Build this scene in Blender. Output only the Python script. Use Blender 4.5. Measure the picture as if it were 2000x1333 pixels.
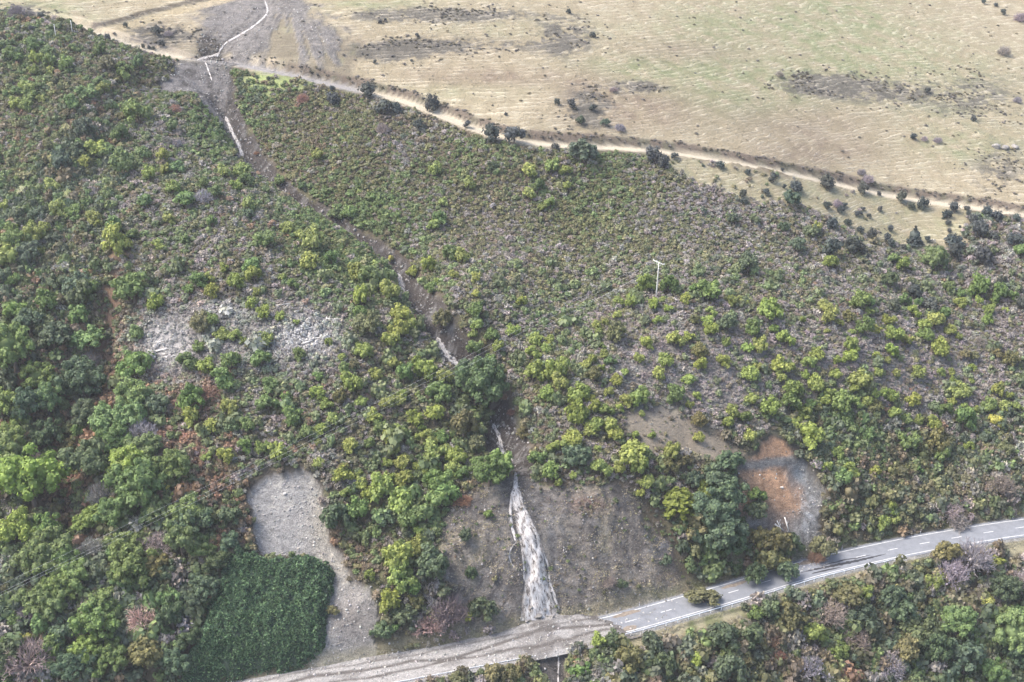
import bpy, bmesh, math, random
import numpy as np
from mathutils import Vector, Matrix
R = math.radians
random.seed(7); rng = np.random.default_rng(7)
for _o in list(bpy.data.objects): bpy.data.objects.remove(_o)
scene = bpy.context.scene
# ------------------------------------------------------------------ camera, sky, sun, exposure
CAM = np.array([0.0, 0.0, 194.0]); PITCH = R(25.0); FPX = 2414.2
cd = bpy.data.cameras.new('camera'); cam = bpy.data.objects.new('camera', cd)
scene.collection.objects.link(cam); scene.camera = cam
cam.location = CAM; cam.rotation_euler = (R(90) - PITCH, 0, 0)
cd.sensor_width = 36; cd.lens = 36 * FPX / 2000; cd.clip_start = 1; cd.clip_end = 3000
SUN_EL, SUN_AZ = R(55), R(-92)            # azimuth measured from +Y towards +X
world = bpy.data.worlds.new('World'); scene.world = world; world.use_nodes = True
wn = world.node_tree.nodes; wl = world.node_tree.links
sky = wn.new('ShaderNodeTexSky'); sky.sky_type = 'NISHITA'; sky.sun_disc = False
sky.sun_elevation = SUN_EL; sky.sun_rotation = SUN_AZ; sky.dust_density = 4.0; sky.air_density = 1.0; sky.ozone_density = 1.0
wn['Background'].inputs['Strength'].default_value = 0.13
wl.new(sky.outputs[0], wn['Background'].inputs['Color'])
ld = bpy.data.lights.new('sun', 'SUN'); ld.energy = 1.6; ld.angle = R(26); ld.color = (1.0, 0.96, 0.9)
sun = bpy.data.objects.new('sun', ld); scene.collection.objects.link(sun)
sd = Vector((math.sin(SUN_AZ) * math.cos(SUN_EL), math.cos(SUN_AZ) * math.cos(SUN_EL), math.sin(SUN_EL)))
sun.rotation_euler = sd.to_track_quat('Z', 'Y').to_euler(); sun.location = (0, 300, 400)
vs = scene.view_settings; vs.view_transform = 'Standard'; vs.look = 'None'; vs.gamma = 1; vs.exposure = 1.58
HAZE = .00013
scene.cycles.max_bounces = 6; scene.cycles.diffuse_bounces = 2; scene.cycles.transparent_max_bounces = 8
col = scene.collection

# ------------------------------------------------------------------ pixels and rays
CP, SP = math.cos(PITCH), math.sin(PITCH)
def project(P):
    d = np.asarray(P, float) - CAM
    f = d[..., 1] * CP - d[..., 2] * SP; u = d[..., 1] * SP + d[..., 2] * CP
    f = np.maximum(f, 1e-3)
    return 1000 + FPX * d[..., 0] / f, 666.5 - FPX * u / f, f
def ray(px, py):
    a = (np.asarray(px, float) - 1000) / FPX; b = (666.5 - np.asarray(py, float)) / FPX
    return np.stack([a, CP + b * SP, -SP + b * CP], -1)
def at_z(px, py, z):
    d = ray(px, py); t = (np.asarray(z, float) - CAM[2]) / d[..., 2]
    return CAM + d * t[..., None]

# ------------------------------------------------------------------ noise
def _hash(ix, iy, seed):
    h = (ix.astype(np.int64) * 374761393 + iy.astype(np.int64) * 668265263 + seed * 974634541) & 0xffffffff
    h = ((h ^ (h >> 13)) * 1274126177) & 0xffffffff
    return ((h ^ (h >> 16)) & 0xffff) / 65535.0
def vnoise(x, y, seed=0):
    ix = np.floor(x); iy = np.floor(y); fx = x - ix; fy = y - iy
    fx = fx * fx * (3 - 2 * fx); fy = fy * fy * (3 - 2 * fy)
    a = _hash(ix, iy, seed); b = _hash(ix + 1, iy, seed); c = _hash(ix, iy + 1, seed); d = _hash(ix + 1, iy + 1, seed)
    return (a + (b - a) * fx) * (1 - fy) + (c + (d - c) * fx) * fy
def fbm(x, y, octv=4, seed=0, gain=.5):
    s = 0; a = 1; n = 0
    for i in range(octv):
        s = s + a * (vnoise(x, y, seed + i * 17) - .5); n += a; a *= gain
        x = x * 2.03 + 13.1; y = y * 2.03 + 7.7
    return s / n * 2          # about -1..1
def sstep(a, b, x):
    t = np.clip((x - a) / (b - a), 0, 1); return t * t * (3 - 2 * t)

# ------------------------------------------------------------------ polygons and polylines
def inpoly(poly, x, y):
    poly = np.array(poly, float); r = np.zeros(x.shape, bool); n = len(poly)
    for i in range(n):
        x1, y1 = poly[i]; x2, y2 = poly[(i + 1) % n]
        c = (y1 > y) != (y2 > y)
        r ^= c & (x < (x2 - x1) * (y - y1) / (y2 - y1 + 1e-12) + x1)
    return r
def polydist(pl, x, y, closed=False):
    """distance to polyline, its signed side (left +), and arc length at the foot"""
    pl = np.array(pl, float)
    if closed: pl = np.vstack([pl, pl[:1]])
    best = np.full(x.shape, 1e9); side = np.zeros(x.shape); arc = np.zeros(x.shape); s0 = 0
    for i in range(len(pl) - 1):
        ax, ay = pl[i][:2]; bx, by = pl[i + 1][:2]; dx, dy = bx - ax, by - ay; L2 = dx * dx + dy * dy; L = math.sqrt(L2)
        t = ((x - ax) * dx + (y - ay) * dy) / L2; tc = np.clip(t, 0, 1)
        d = np.hypot(x - ax - tc * dx, y - ay - tc * dy); m = d < best
        best = np.where(m, d, best); side = np.where(m, np.sign(dx * (y - ay) - dy * (x - ax)), side); arc = np.where(m, s0 + tc * L, arc)
        s0 += L
    return best, side, arc
def smooth_line(pts, step):
    pts = np.array(pts, float); P = np.vstack([2 * pts[0] - pts[1], pts, 2 * pts[-1] - pts[-2]]); out = []
    for i in range(1, len(P) - 2):
        for t in np.linspace(0, 1, 12, endpoint=False):
            a, b, c, d = P[i - 1], P[i], P[i + 1], P[i + 2]
            out.append(.5 * (2 * b + (c - a) * t + (2 * a - 5 * b + 4 * c - d) * t * t + (3 * b - a - 3 * c + d) * t ** 3))
    out.append(pts[-1]); out = np.array(out)
    s = np.r_[0, np.cumsum(np.linalg.norm(np.diff(out[:, :2], axis=0), axis=1))]
    n = max(2, int(s[-1] / step)); q = np.linspace(0, s[-1], n + 1)
    return np.stack([np.interp(q, s, out[:, k]) for k in range(out.shape[1])], 1)

# ------------------------------------------------------------------ base terrain: thin plate through surveyed points (px, py, height above road)
CTRL = [(2000,1030,1),(1700,1085,1),(1500,1150,2),(1250,1215,8),(1060,1240,14),(850,1270,10),(600,1310,2),(300,1380,1),(0,1440,0),(2300,985,1),
 (2000,1333,-22),(1500,1300,-11),(1100,1333,-6),
 (200,1300,7),(0,1000,27),(200,1000,27),(400,1000,27),(0,700,49),(200,700,47),(450,700,50),(700,760,44),(0,400,74),(200,400,76),(420,400,76),
 (0,200,95),(200,200,95.5),(330,200,93),(150,75,109),(0,80,110),(350,115,101),
 (560,1000,25),(700,1000,24),(880,950,27),(1000,930,29),(1150,940,27),(1300,960,23),(900,960,27),(1450,900,24),(1600,860,23),(1800,900,13),(2000,900,11),
 (2000,700,29),(1700,700,37),(1400,750,38),(1150,750,42),(1283,585,53),(1100,600,51),(1600,590,47),(1900,570,42),(1200,450,63),(1200,290,80),
 (1500,450,60),(1500,330,72),(1800,450,53),(1800,385,60),(2000,415,57),(2000,500,50),(950,450,64),(1000,270,84),(700,300,80),(700,180,93),
 (1000,900,31),(900,715,44),(790,560,57),(560,390,72),(470,290,81),(400,120,100),(900,560,60),(700,560,60),(640,640,54),
 (1000,0,112),(1000,100,101),(1000,200,91),(1500,0,104),(1500,100,94),(1500,200,84),(2000,0,95),(2000,200,76),(2000,300,67),(500,0,114),(600,60,108),(0,0,117)]
_c = np.array(CTRL, float); _cp = at_z(_c[:, 0], _c[:, 1], _c[:, 2])
_ex = np.array([(0,180,-45),(120,200,-50),(-120,150,-40),(0,720,165),(320,720,140),(-320,620,150),(-310,330,55),(-260,200,-5),(330,430,48),(340,300,-8)], float)
TP = np.vstack([_cp, _ex])
def _tps_fit(P, lam=4.0):
    n = len(P); d = np.hypot(P[:, None, 0] - P[None, :, 0], P[:, None, 1] - P[None, :, 1])
    K = np.where(d > 0, d * d * np.log(d + 1e-9), 0) + np.eye(n) * lam
    A = np.zeros((n + 3, n + 3)); A[:n, :n] = K; A[:n, n] = 1; A[:n, n + 1:] = P[:, :2]; A[n, :n] = 1; A[n + 1:, :n] = P[:, :2].T
    return np.linalg.solve(A, np.r_[P[:, 2], 0, 0, 0])
_w = _tps_fit(TP)
def base_h(x, y):
    z = _w[-3] + _w[-2] * x + _w[-1] * y
    for i in range(len(TP)):
        d2 = (x - TP[i, 0]) ** 2 + (y - TP[i, 1]) ** 2
        z = z + _w[i] * .5 * d2 * np.log(d2 + 1e-12)
    return z

def axis(segs):
    out = [segs[0][0]]
    for a, b, s in segs: out += list(np.arange(1, int(round((b - a) / s)) + 1) * s + a)
    return np.array(out)
GX = axis([(-310, -210, 2.0), (-210, -70, .9), (-70, 80, .6), (80, 210, .9), (210, 330, 2.0)])
GY = axis([(170, 222, 2.0), (222, 300, .55), (300, 500, .85), (500, 600, 1.2), (600, 720, 3.0)])
XX, YY = np.meshgrid(GX, GY)
# smooth base on a coarse grid, upsampled (the thin plate is smooth at this scale)
_cx = np.arange(-316, 340, 4.0); _cy = np.arange(164, 728, 4.0); _CX, _CY = np.meshgrid(_cx, _cy); _CZ = base_h(_CX, _CY)
def interp2(gx, gy, Z, x, y):
    i = np.clip(np.searchsorted(gx, x) - 1, 0, len(gx) - 2); j = np.clip(np.searchsorted(gy, y) - 1, 0, len(gy) - 2)
    u = np.clip((x - gx[i]) / (gx[i + 1] - gx[i]), 0, 1); v = np.clip((y - gy[j]) / (gy[j + 1] - gy[j]), 0, 1)
    return (Z[j, i] * (1 - u) + Z[j, i + 1] * u) * (1 - v) + (Z[j + 1, i] * (1 - u) + Z[j + 1, i + 1] * u) * v
def cast(px, py, hz, off=0.0):
    px = np.atleast_1d(np.asarray(px, float)); py = np.atleast_1d(np.asarray(py, float)); D = ray(px, py); D = D / D[:, 1:2]
    out = np.zeros((len(px), 3)); T = np.arange(175, 715, .6)
    for k in range(0, len(px), 400):
        d = D[k:k + 400]; X = d[:, :1] * T; Y = np.broadcast_to(T, X.shape); Z = CAM[2] + d[:, 2:] * T
        g = Z - (hz(X, Y) + off); m = g < 0; i = np.where(m.any(1), m.argmax(1), len(T) - 1); i = np.maximum(i, 1)
        r = np.arange(len(d)); g0 = g[r, i - 1]; g1 = g[r, i]; t = T[i - 1] + .6 * np.clip(g0 / (g0 - g1 + 1e-9), 0, 1)
        out[k:k + 400] = np.stack([d[:, 0] * t, t, CAM[2] + d[:, 2] * t], 1)
    return out
hbase = lambda x, y: interp2(_cx, _cy, _CZ, x, y)

# ------------------------------------------------------------------ lines of the place, from the photograph onto the ground
ROAD_PX = [(-150,1462),(100,1416),(400,1371),(560,1345),(700,1320),(900,1283),(1050,1254),(1200,1221),(1272,1202),(1422,1159),(1557,1118),(1626,1100),(1695,1084),(1765,1069),(1835,1056),(1906,1044),(1974,1033.5),(2100,1017),(2250,1002)]
ROAD = smooth_line(at_z([p[0] for p in ROAD_PX], [p[1] for p in ROAD_PX], 0.0), 1.5)
def px_line(pts, off, step=1.5):
    p = np.array(pts, float); return smooth_line(cast(p[:, 0], p[:, 1], hbase, off), step)
TRACK_PX = [(60,30),(120,42),(190,66),(260,90),(350,114),(440,122),(520,138),(600,155),(700,178),(780,196),(850,222),(910,246),(980,270),(1060,283),(1150,288),(1250,293),(1350,305),(1450,323),(1560,344),(1660,367),(1760,388),(1880,404),(2000,422),(2150,450)]
TRACK = px_line(TRACK_PX, -.9)
GULLY_PX = [(400,118),(412,150),(430,200),(447,240),(470,292),(502,335),(552,380),(620,425),(690,470),(745,508),(778,535),(798,580),(830,615),(850,655),(882,698),(912,730),(938,772),(960,812),(982,860),(998,900),(1005,925)]
GULLY = px_line(GULLY_PX, -6.8)
REDG = px_line([(235,545),(218,600),(205,680),(190,760),(140,830),(125,900),(132,1000),(150,1080)], -4)
SIDEG = px_line([(150,420),(190,350),(215,280),(240,235),(310,160)], -4)      # dark side gully on the spur
LOWG = px_line([(1530,720),(1560,780),(1600,830),(1640,880)], -1.5)
UPS_PX = [(514,-40),(517,0),(522,25),(500,48),(470,68),(445,82),(430,98),(424,112)]
UPS = px_line(UPS_PX, -.6)

P_PADDOCK = [(100,62),(150,60),(230,85),(350,116),(500,139),(700,176),(830,212),(900,243),(1000,272),(1100,285),(1250,292),(1400,312),(1600,350),(1800,390),(2000,420),(2300,470),(2300,-400),(-300,-400),(-300,55)]
P_CLEAR = [(1290,305),(1400,316),(1700,375),(1890,410),(1885,470),(1790,492),(1700,482),(1640,445),(1600,420),(1500,400),(1440,392),(1380,365),(1300,335)]
P_GREENP = [(465,148),(520,145),(605,165),(590,188),(500,182)]
P_FAN = [(388,-40),(395,40),(400,105),(430,108),(520,118),(600,138),(692,152),(697,90),(672,60),(640,40),(600,10),(595,-40)]
P_HEAD = [(305,158),(352,116),(410,104),(450,126),(440,170),(452,220),(480,280),(505,335),(480,318),(440,245),(385,195)]
P_CLIFF = [(862,1020),(900,965),(960,945),(1000,920),(1060,945),(1120,948),(1240,945),(1275,1000),(1300,1005),(1330,1060),(1350,1150),(1300,1180),(1200,1203),(1100,1218),(1000,1224),(930,1235),(905,1190),(865,1120)]
P_GREY = [(492,1000),(480,968),(490,948),(508,934),(525,920),(560,924),(590,922),(612,940),(626,955),(640,985),(642,1010),(640,1050),(662,1075),(690,1128),(722,1150),(735,1180),(728,1245),(680,1262),(620,1292),(600,1300),(635,1180),(645,1110),(600,1076),(520,1080),(495,1050)]
P_ORANGE = [(1470,895),(1482,872),(1500,858),(1512,850),(1530,856),(1548,868),(1556,886),(1580,902),(1590,930),(1604,948),(1600,985),(1612,1010),(1618,1035),(1634,1052),(1640,1080),(1560,1088),(1535,1062),(1510,1048),(1514,1012),(1490,1002),(1470,975),(1446,955),(1450,925),(1442,905)]
P_BARE = [(1215,812),(1290,795),(1360,822),(1450,880),(1440,902),(1380,900),(1320,880),(1250,870)]
P_RED = [(1262,1020),(1310,1003),(1350,1095),(1348,1150),(1300,1152),(1282,1080)]
P_CHUTE = [(1010,1262),(1115,1258),(1108,1345),(1018,1345)]
P_GULLYBANK = [(800,555),(838,600),(850,625),(815,605),(797,575)], [(860,650),(905,690),(930,735),(905,730),(862,680)], [(935,830),(975,800),(1010,860),(1050,890),(1040,920),(985,905),(950,870)]
P_THICKET = [(405,1180),(440,1090),(470,1060),(520,1085),(580,1078),(640,1090),(648,1140),(640,1200),(625,1270),(560,1300),(470,1318),(380,1330),(340,1345),(375,1260)]
BENCH_PX = [(150,64),(200,62),(240,54),(300,36),(360,20),(430,2),(480,-12)]
BENCH = px_line(BENCH_PX, -.3)
# ------------------------------------------------------------------ terrain heights
Z = hbase(XX, YY); ZB = Z.copy()
PX, PY, PF = project(np.stack([XX, YY, Z], -1))
d_road, s_road, a_road = polydist(ROAD[::4], XX, YY); u = d_road * s_road      # + uphill
def pmask(poly, soft=6.0, grow=0.0):
    """soft mask of a pixel polygon on the terrain grid"""
    m = inpoly(poly, PX, PY); d, _, _ = polydist(poly, PX, PY, True)
    wob = fbm(XX * .3, YY * .3, 4, 91) * max(soft * .8, 15)
    return sstep(-soft * .5, soft * .5, np.where(m, d, -d) + wob + grow)
M = {}
for k, pl in dict(paddock=P_PADDOCK, clear=P_CLEAR, greenp=P_GREENP, fan=P_FAN, head=P_HEAD, cliff=P_CLIFF, grey=P_GREY, orange=P_ORANGE, bare=P_BARE, red=P_RED, chute=P_CHUTE).items():
    M[k] = pmask(pl, {'bare': 22, 'clear': 22, 'fan': 46, 'cliff': 20, 'red': 20, 'greenp': 22, 'head': 12, 'orange': 4, 'grey': 4}.get(k, 6))
bank = np.zeros_like(Z)
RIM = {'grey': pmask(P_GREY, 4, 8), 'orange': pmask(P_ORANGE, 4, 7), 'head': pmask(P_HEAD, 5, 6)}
for pl in P_GULLYBANK: bank = np.maximum(bank, pmask(pl, 8))
# gullies
def gwidth(line, w, dep, Z, pw=2):
    d, s, a = polydist(line[::3], XX, YY); L = a.max(); e = sstep(0, 12, a) * sstep(0, 6, L - a + 3)
    return d, a, Z - dep * np.exp(-(d / w) ** pw) * e
_gd, _gs, _ga = polydist(GULLY[::3], XX, YY); Z = Z + 1.6 * np.exp(-((_gd - 9) / 5) ** 2) * (_gs < 0) * sstep(15, 40, _ga) * sstep(2, 25, _ga.max() - _ga)
d_gul, a_gul, Z = gwidth(GULLY, 7.2, 5.8, Z, 1.8); _, _, Z = gwidth(GULLY, 2.2, 1.0, Z)
ghw = np.interp(a_gul / a_gul.max(), [0, .12, .3, .42, .55, .62, .75, .9, 1], [4.2, 4.2, 3.5, 2.5, 2.4, 3.0, 3.6, 4.0, 3.6]); gul = d_gul / (ghw * np.where(_gs > 0, 1.35, .7))
d_red, _, Z = gwidth(REDG, 6.5, 4.2, Z, 1.6); d_sid, _, Z = gwidth(SIDEG, 8.0, 4.2, Z, 1.6); _, _, Z = gwidth(LOWG, 7, 3.0, Z); d_ups, _, Z = gwidth(UPS, 2.0, .7, Z)
# roughness
veg = 1 - np.clip(M['paddock'] + M['clear'], 0, 1)
Z = Z + fbm(XX * .04, YY * .04, 4, 3) * 2.0 * veg * sstep(6, 22, d_gul) * sstep(8, 30, d_road) + fbm(XX * .18, YY * .18, 3, 5) * .45 * (veg * .8 + .2) + fbm(XX * .6, YY * .6, 2, 8) * .12
# sheep-track terraces on the dry grass
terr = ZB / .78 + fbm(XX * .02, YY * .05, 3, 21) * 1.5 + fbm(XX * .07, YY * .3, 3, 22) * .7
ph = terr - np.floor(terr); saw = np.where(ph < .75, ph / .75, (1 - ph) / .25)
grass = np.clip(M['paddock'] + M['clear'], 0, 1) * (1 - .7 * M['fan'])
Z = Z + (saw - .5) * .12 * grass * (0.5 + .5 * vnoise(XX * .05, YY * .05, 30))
# scars
scar_d = lambda m, dep: -dep * m
rough = fbm(XX * .45, YY * .45, 3, 14)
for k, dep in (('grey', 1.6), ('orange', 2.0), ('head', 1.0), ('red', .6)): Z = Z - dep * M[k] + M[k] * rough * (.7 if k == 'head' else .3)
Z = Z - bank * .8
Z = Z - M['fan'] * (.25 + .35 * np.abs(fbm((XX - YY * .25) * .22, YY * .04, 2, 41)))
# orange slip: a slumped step
_oy = PY + (PX - 1530) * .1
Z = Z + M['orange'] * (sstep(905, 893, _oy + rough * 10) * 1.5 - 1.3 + .9 * sstep(985, 960, _oy + rough * 14) * sstep(1560, 1535, PX) + rough * .35)
d_be, s_be, _ = polydist(BENCH[::3], XX, YY); ub = d_be * s_be
Z = Z + .9 * sstep(2.2, 3.6, ub) * sstep(14, 5, ub) * (d_be < 16)
# track bench
d_tr, s_tr, a_tr = polydist(TRACK[::3], XX, YY)
tz = np.interp(np.linspace(0, 1, len(TRACK)), np.linspace(0, 1, len(TRACK)), hbase(TRACK[:, 0], TRACK[:, 1]))
_k = np.ones(15) / 15; tz = np.convolve(np.pad(tz, 7, mode='edge'), _k, 'valid') - .9
_ta = np.r_[0, np.cumsum(np.hypot(*np.diff(TRACK[:, :2], axis=0).T))]
ztr = np.interp(a_tr, _ta, tz); ut = d_tr * s_tr                     # + uphill (line runs left to right)
hw = 2.0 - .25 * sstep(60, 10, a_tr)
lo = ztr - np.clip(-ut - hw, 0, None) * .75; hi = ztr + np.where(ut > 0, np.clip(ut - hw, 0, None) * 2.2, np.clip(-ut - hw, 0, None) * .5)
near = d_tr < 14
Z = np.where(near, np.clip(Z, np.where(ut > 0, ztr - .2, lo), np.where(ut < 0, np.maximum(hi, Z), hi)), Z)
Z = np.where(d_tr < hw, ztr + fbm(XX * .5, YY * .5, 2, 77) * .05, Z)
# road bench, cut face above, fill below
up = 5.3 + fbm(a_road * .08, a_road * 0, 2, 66) * .6
zcut = np.clip(u - up, 0, None) * (1.45 + .35 * fbm(a_road * .06, u * .03, 2, 61)) + M['cliff'] * (rough * .8 + .5 * fbm(XX * .12, Z * .5, 3, 62) + 1.1 * np.abs(fbm(a_road * .16, u * .05, 3, 63)))
# stratified ledges on the face
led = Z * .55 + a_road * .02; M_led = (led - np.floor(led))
Z = np.where((u > 0) & (u < 60), np.minimum(Z, np.maximum(zcut, 0)), Z)
Z = Z + M['cliff'] * (u > up + 1) * ((np.abs(M_led - .5) - .25) * .7 + rough * .6 + .5 * fbm(XX * .9, YY * .9, 2, 64))
dn = -u - 5.8
Z = np.where((u < 0) & (dn > 0) & (dn < 70), np.clip(Z, -dn * .82 - .3 * M['chute'] * dn, -dn * .55), Z)
Z = np.where((u <= up) & (u >= -5.8), fbm(XX * .4, YY * .4, 2, 71) * .04 - .06, Z)
Z = Z - M['chute'] * (dn > 0) * .8
H = lambda x, y: interp2(GX, GY, Z, x, y)
PX, PY, PF = project(np.stack([XX, YY, Z], -1))
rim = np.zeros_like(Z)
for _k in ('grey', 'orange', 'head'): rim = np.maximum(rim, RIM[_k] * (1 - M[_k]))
bare = np.clip(M['fan'] * .0 + M['head'] + M['cliff'] + M['grey'] + M['orange'] + M['red'] * .8 + M['chute'] + bank, 0, 1)
# the bare cut face is everything steep right above the road between the bush and the slip
dZy, dZx = np.gradient(Z, GY, GX); SL = np.hypot(dZx, dZy)

# ------------------------------------------------------------------ real surface colours of the ground
def C3(r, g, b): return np.array([r, g, b], float)
def mixc(A, B, m): return A + (np.asarray(B) - A) * m[..., None]
n1 = fbm(XX * .04, YY * .04, 4, 101); n2 = fbm(XX * .25, YY * .25, 4, 103); n3 = fbm(XX * .9, YY * .9, 2, 105)
colr = np.broadcast_to(C3(.085, .075, .052), XX.shape + (3,)).copy()
colr = mixc(colr, C3(.115, .115, .06), sstep(.0, .5, n2)); colr = mixc(colr, C3(.15, .105, .075), sstep(-.2, .3, n1) * .35)
def blob(px, py, rx, ry, p=2): return np.exp(-(((PX - px) / rx) ** 2 + ((PY - py) / ry) ** 2) ** (p / 2))
# reddish fern litter
redl = np.clip(np.exp(-(d_red / 6) ** 2) + blob(430, 720, 60, 40) + blob(330, 820, 60, 70) + blob(380, 900, 50, 50) + blob(260, 690, 40, 90), 0, 1)
colr = mixc(colr, C3(.225, .135, .095), redl * (.55 + .45 * n2))
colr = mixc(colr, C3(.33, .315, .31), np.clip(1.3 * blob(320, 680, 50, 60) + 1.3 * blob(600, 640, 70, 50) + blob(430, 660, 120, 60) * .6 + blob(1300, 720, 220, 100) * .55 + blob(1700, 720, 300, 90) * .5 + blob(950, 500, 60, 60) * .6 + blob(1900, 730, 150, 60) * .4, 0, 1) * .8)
# dry grass
straw = np.broadcast_to(C3(.385, .325, .235), XX.shape + (3,)).copy()
straw = mixc(straw, C3(.455, .395, .295), sstep(-.1, .5, n2))
gpatch = np.clip(blob(1400, 60, 110, 60) + blob(1240, 130, 120, 30) + blob(1600, 30, 90, 60) + blob(1480, 190, 140, 50) + blob(1700, 80, 160, 90) * .7 + blob(1850, 180, 160, 80) * .7 + blob(1900, 290, 120, 30) * .8 + blob(60, 25, 120, 40) + blob(1050, 60, 200, 30) * .4 + blob(900, 175, 120, 18) * .5 + blob(1380, 165, 150, 60) * .6 + blob(720, 10, 120, 20) * .7 + M['clear'] * .45 + blob(1550, 150, 120, 25) * .8, 0, 1)
straw = mixc(straw, C3(.235, .265, .14), np.clip(gpatch * (.6 + .9 * n2), 0, 1))
bpatch = np.clip(blob(950, 150, 160, 20) + blob(1250, 215, 120, 40) + blob(1150, 190, 60, 50) * .8 + blob(1560, 240, 180, 40) * .7 + blob(1600, 300, 120, 25) + blob(850, 90, 200, 22) * .6 + blob(1330, 100, 130, 25) * .7 + blob(330, 75, 60, 30) * .7, 0, 1)
straw = mixc(straw, C3(.255, .195, .15), np.clip(bpatch * (.8 + .9 * n2), 0, .9))
rock = 1.25 * np.clip(blob(850, 30, 180, 14) + blob(860, 90, 150, 14) + blob(1600, 165, 70, 22) * 1.2 + blob(1720, 180, 90, 25) * .6 + blob(1150, 215, 45, 40) + blob(1900, 190, 120, 50) * .5 + blob(1250, 170, 50, 12) + blob(760, 105, 70, 18) + blob(1100, 75, 60, 40) * .8 + blob(320, 70, 70, 22) + blob(1950, 330, 60, 60) * .5 + blob(50, 30, 45, 20), 0, 1)
straw = mixc(straw, C3(.125, .115, .105), np.clip(sstep(.1, .4, rock * .5 + n2 * .5 + n3 * .35) * rock * 1.5, 0, .95))
riser = sstep(.72, .78, ph) * sstep(1.0, .95, ph)
colr = mixc(colr, straw, grass)
colr = mixc(colr, C3(.25, .29, .12), M['greenp'])
# erosion fan, streaky grey wash over grass
_th = np.arctan2(PX - 556, PY + 45); _rr = np.hypot(PX - 556, PY + 45); strk = fbm(_th * 9, _rr * .008, 4, 131) + .25 * n2
left = sstep(515, 500, PX + (PY - 40) * .6)
gf = M['fan'] * np.clip(sstep(-.15, .2, strk + .25 * sstep(560, 480, PX) + .35 * sstep(80, 20, PY)) + left, 0, 1)
colr = mixc(colr, C3(.225, .21, .203), gf * .95)
colr = mixc(colr, C3(.10, .092, .088), gf * np.clip(sstep(.1, .5, fbm(_th * 26, _rr * .01, 3, 133)) + sstep(.1, .5, n2 + n3 * .4) * .6, 0, 1) * .8)
# bare faces
gr = np.broadcast_to(C3(.325, .315, .305), XX.shape + (3,)).copy(); gr = mixc(gr, C3(.43, .41, .375), sstep(.0, .6, n3 * .6 + n2 * .5)); gr = mixc(gr, C3(.40, .36, .28), np.clip(blob(630, 1010, 25, 90) + blob(660, 1120, 40, 40) * .7, 0, 1) * .6)
gr = mixc(gr, C3(.25, .22, .195), np.clip(blob(690, 1210, 60, 50), 0, 1) * .8)
colr = mixc(colr, gr, M['grey'])
cl = np.broadcast_to(C3(.185, .165, .145), XX.shape + (3,)).copy()
cl = mixc(cl, C3(.32, .275, .20), np.clip(sstep(-.05, .45, n2 + .25 * n1) * (.35 + .5 * blob(1200, 1060, 90, 70) + .4 * blob(900, 1100, 60, 80)), 0, 1))
cl = mixc(cl, C3(.20, .193, .195), np.clip(blob(1040, 1050, 60, 130) * .8 + .5 * sstep(.1, .5, n3), 0, 1) * .7)
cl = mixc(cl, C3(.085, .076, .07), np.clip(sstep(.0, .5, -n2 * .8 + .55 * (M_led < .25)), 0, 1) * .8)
cl = cl * 1.22
cl = mixc(cl, C3(.085, .08, .078), np.clip(sstep(48, 14, np.abs(PX - (1018 + (PY - 960) * .16) + n2 * 16)) * sstep(915, 945, PY), 0, 1) * .85)
cl = mixc(cl, C3(.20, .115, .088), np.clip(blob(1150, 985, 38, 16) + blob(1310, 1100, 28, 50) * .6, 0, 1) * .7)
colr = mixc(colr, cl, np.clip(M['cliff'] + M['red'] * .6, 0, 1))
colr = mixc(colr, C3(.22, .222, .23), blob(1290, 1050, 22, 40) * M['red'])
orr = np.broadcast_to(C3(.235, .23, .222), XX.shape + (3,)).copy()
orr = mixc(orr, C3(.44, .275, .175), np.clip(sstep(1566, 1536, PX + fbm(XX * .2, YY * .2, 3, 55) * 26 + (PY - 940) * -.12) * sstep(1020, 990, PY) + sstep(900, 880, PY + n2 * 14), 0, 1))
orr = mixc(orr, orr * .6, sstep(.15, .5, fbm(XX * 1.1, YY * .15, 3, 57)) * .8)
orr = mixc(orr, C3(.25, .175, .13), np.clip(blob(1520, 1015, 35, 30), 0, 1) * .8)
orr = mixc(orr, C3(.165, .165, .165), sstep(14, 5, np.abs(PY - 903 + (PX - 1530) * .12 + n2 * 6)))
orr = mixc(orr, C3(.21, .235, .255), blob(1560, 925, 14, 22) * .9)
orr = mixc(orr, C3(.45, .445, .44), np.clip(blob(1580, 1010, 22, 45) * sstep(.05, .5, n3 + n2 * .4), 0, 1))
orr = mixc(orr, orr * .65, sstep(.2, .6, n2) * .5)
colr = mixc(colr, orr, M['orange'])
colr = mixc(colr, C3(.235, .20, .155), M['bare'] * (.6 + .4 * sstep(-.3, .3, n2)))
soil = np.broadcast_to(C3(.062, .054, .05), XX.shape + (3,)).copy(); soil = mixc(soil, C3(.045, .038, .035), sstep(-.1, .4, n2)); soil = mixc(soil, C3(.15, .142, .137), sstep(.15, .5, n3))
gb = np.clip(sstep(1.15, .75, gul + n2 * .3) + bank, 0, 1)
colr = mixc(colr, soil, gb)
colr = mixc(colr, mixc(np.broadcast_to(C3(.20, .187, .18), XX.shape + (3,)), C3(.085, .078, .074), sstep(-.1, .4, n2 + .4 * n3)), M['head'])
colr = mixc(colr, C3(.105, .096, .09), M['chute'])
colr = mixc(colr, C3(.47, .39, .27), sstep(3.2, 1.6, d_be + n2 * .5) * .9); colr = mixc(colr, C3(.15, .12, .095), sstep(2.2, 2.8, ub) * sstep(4.6, 3.6, ub + n2 * .6) * (d_be < 8) * .85)
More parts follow.
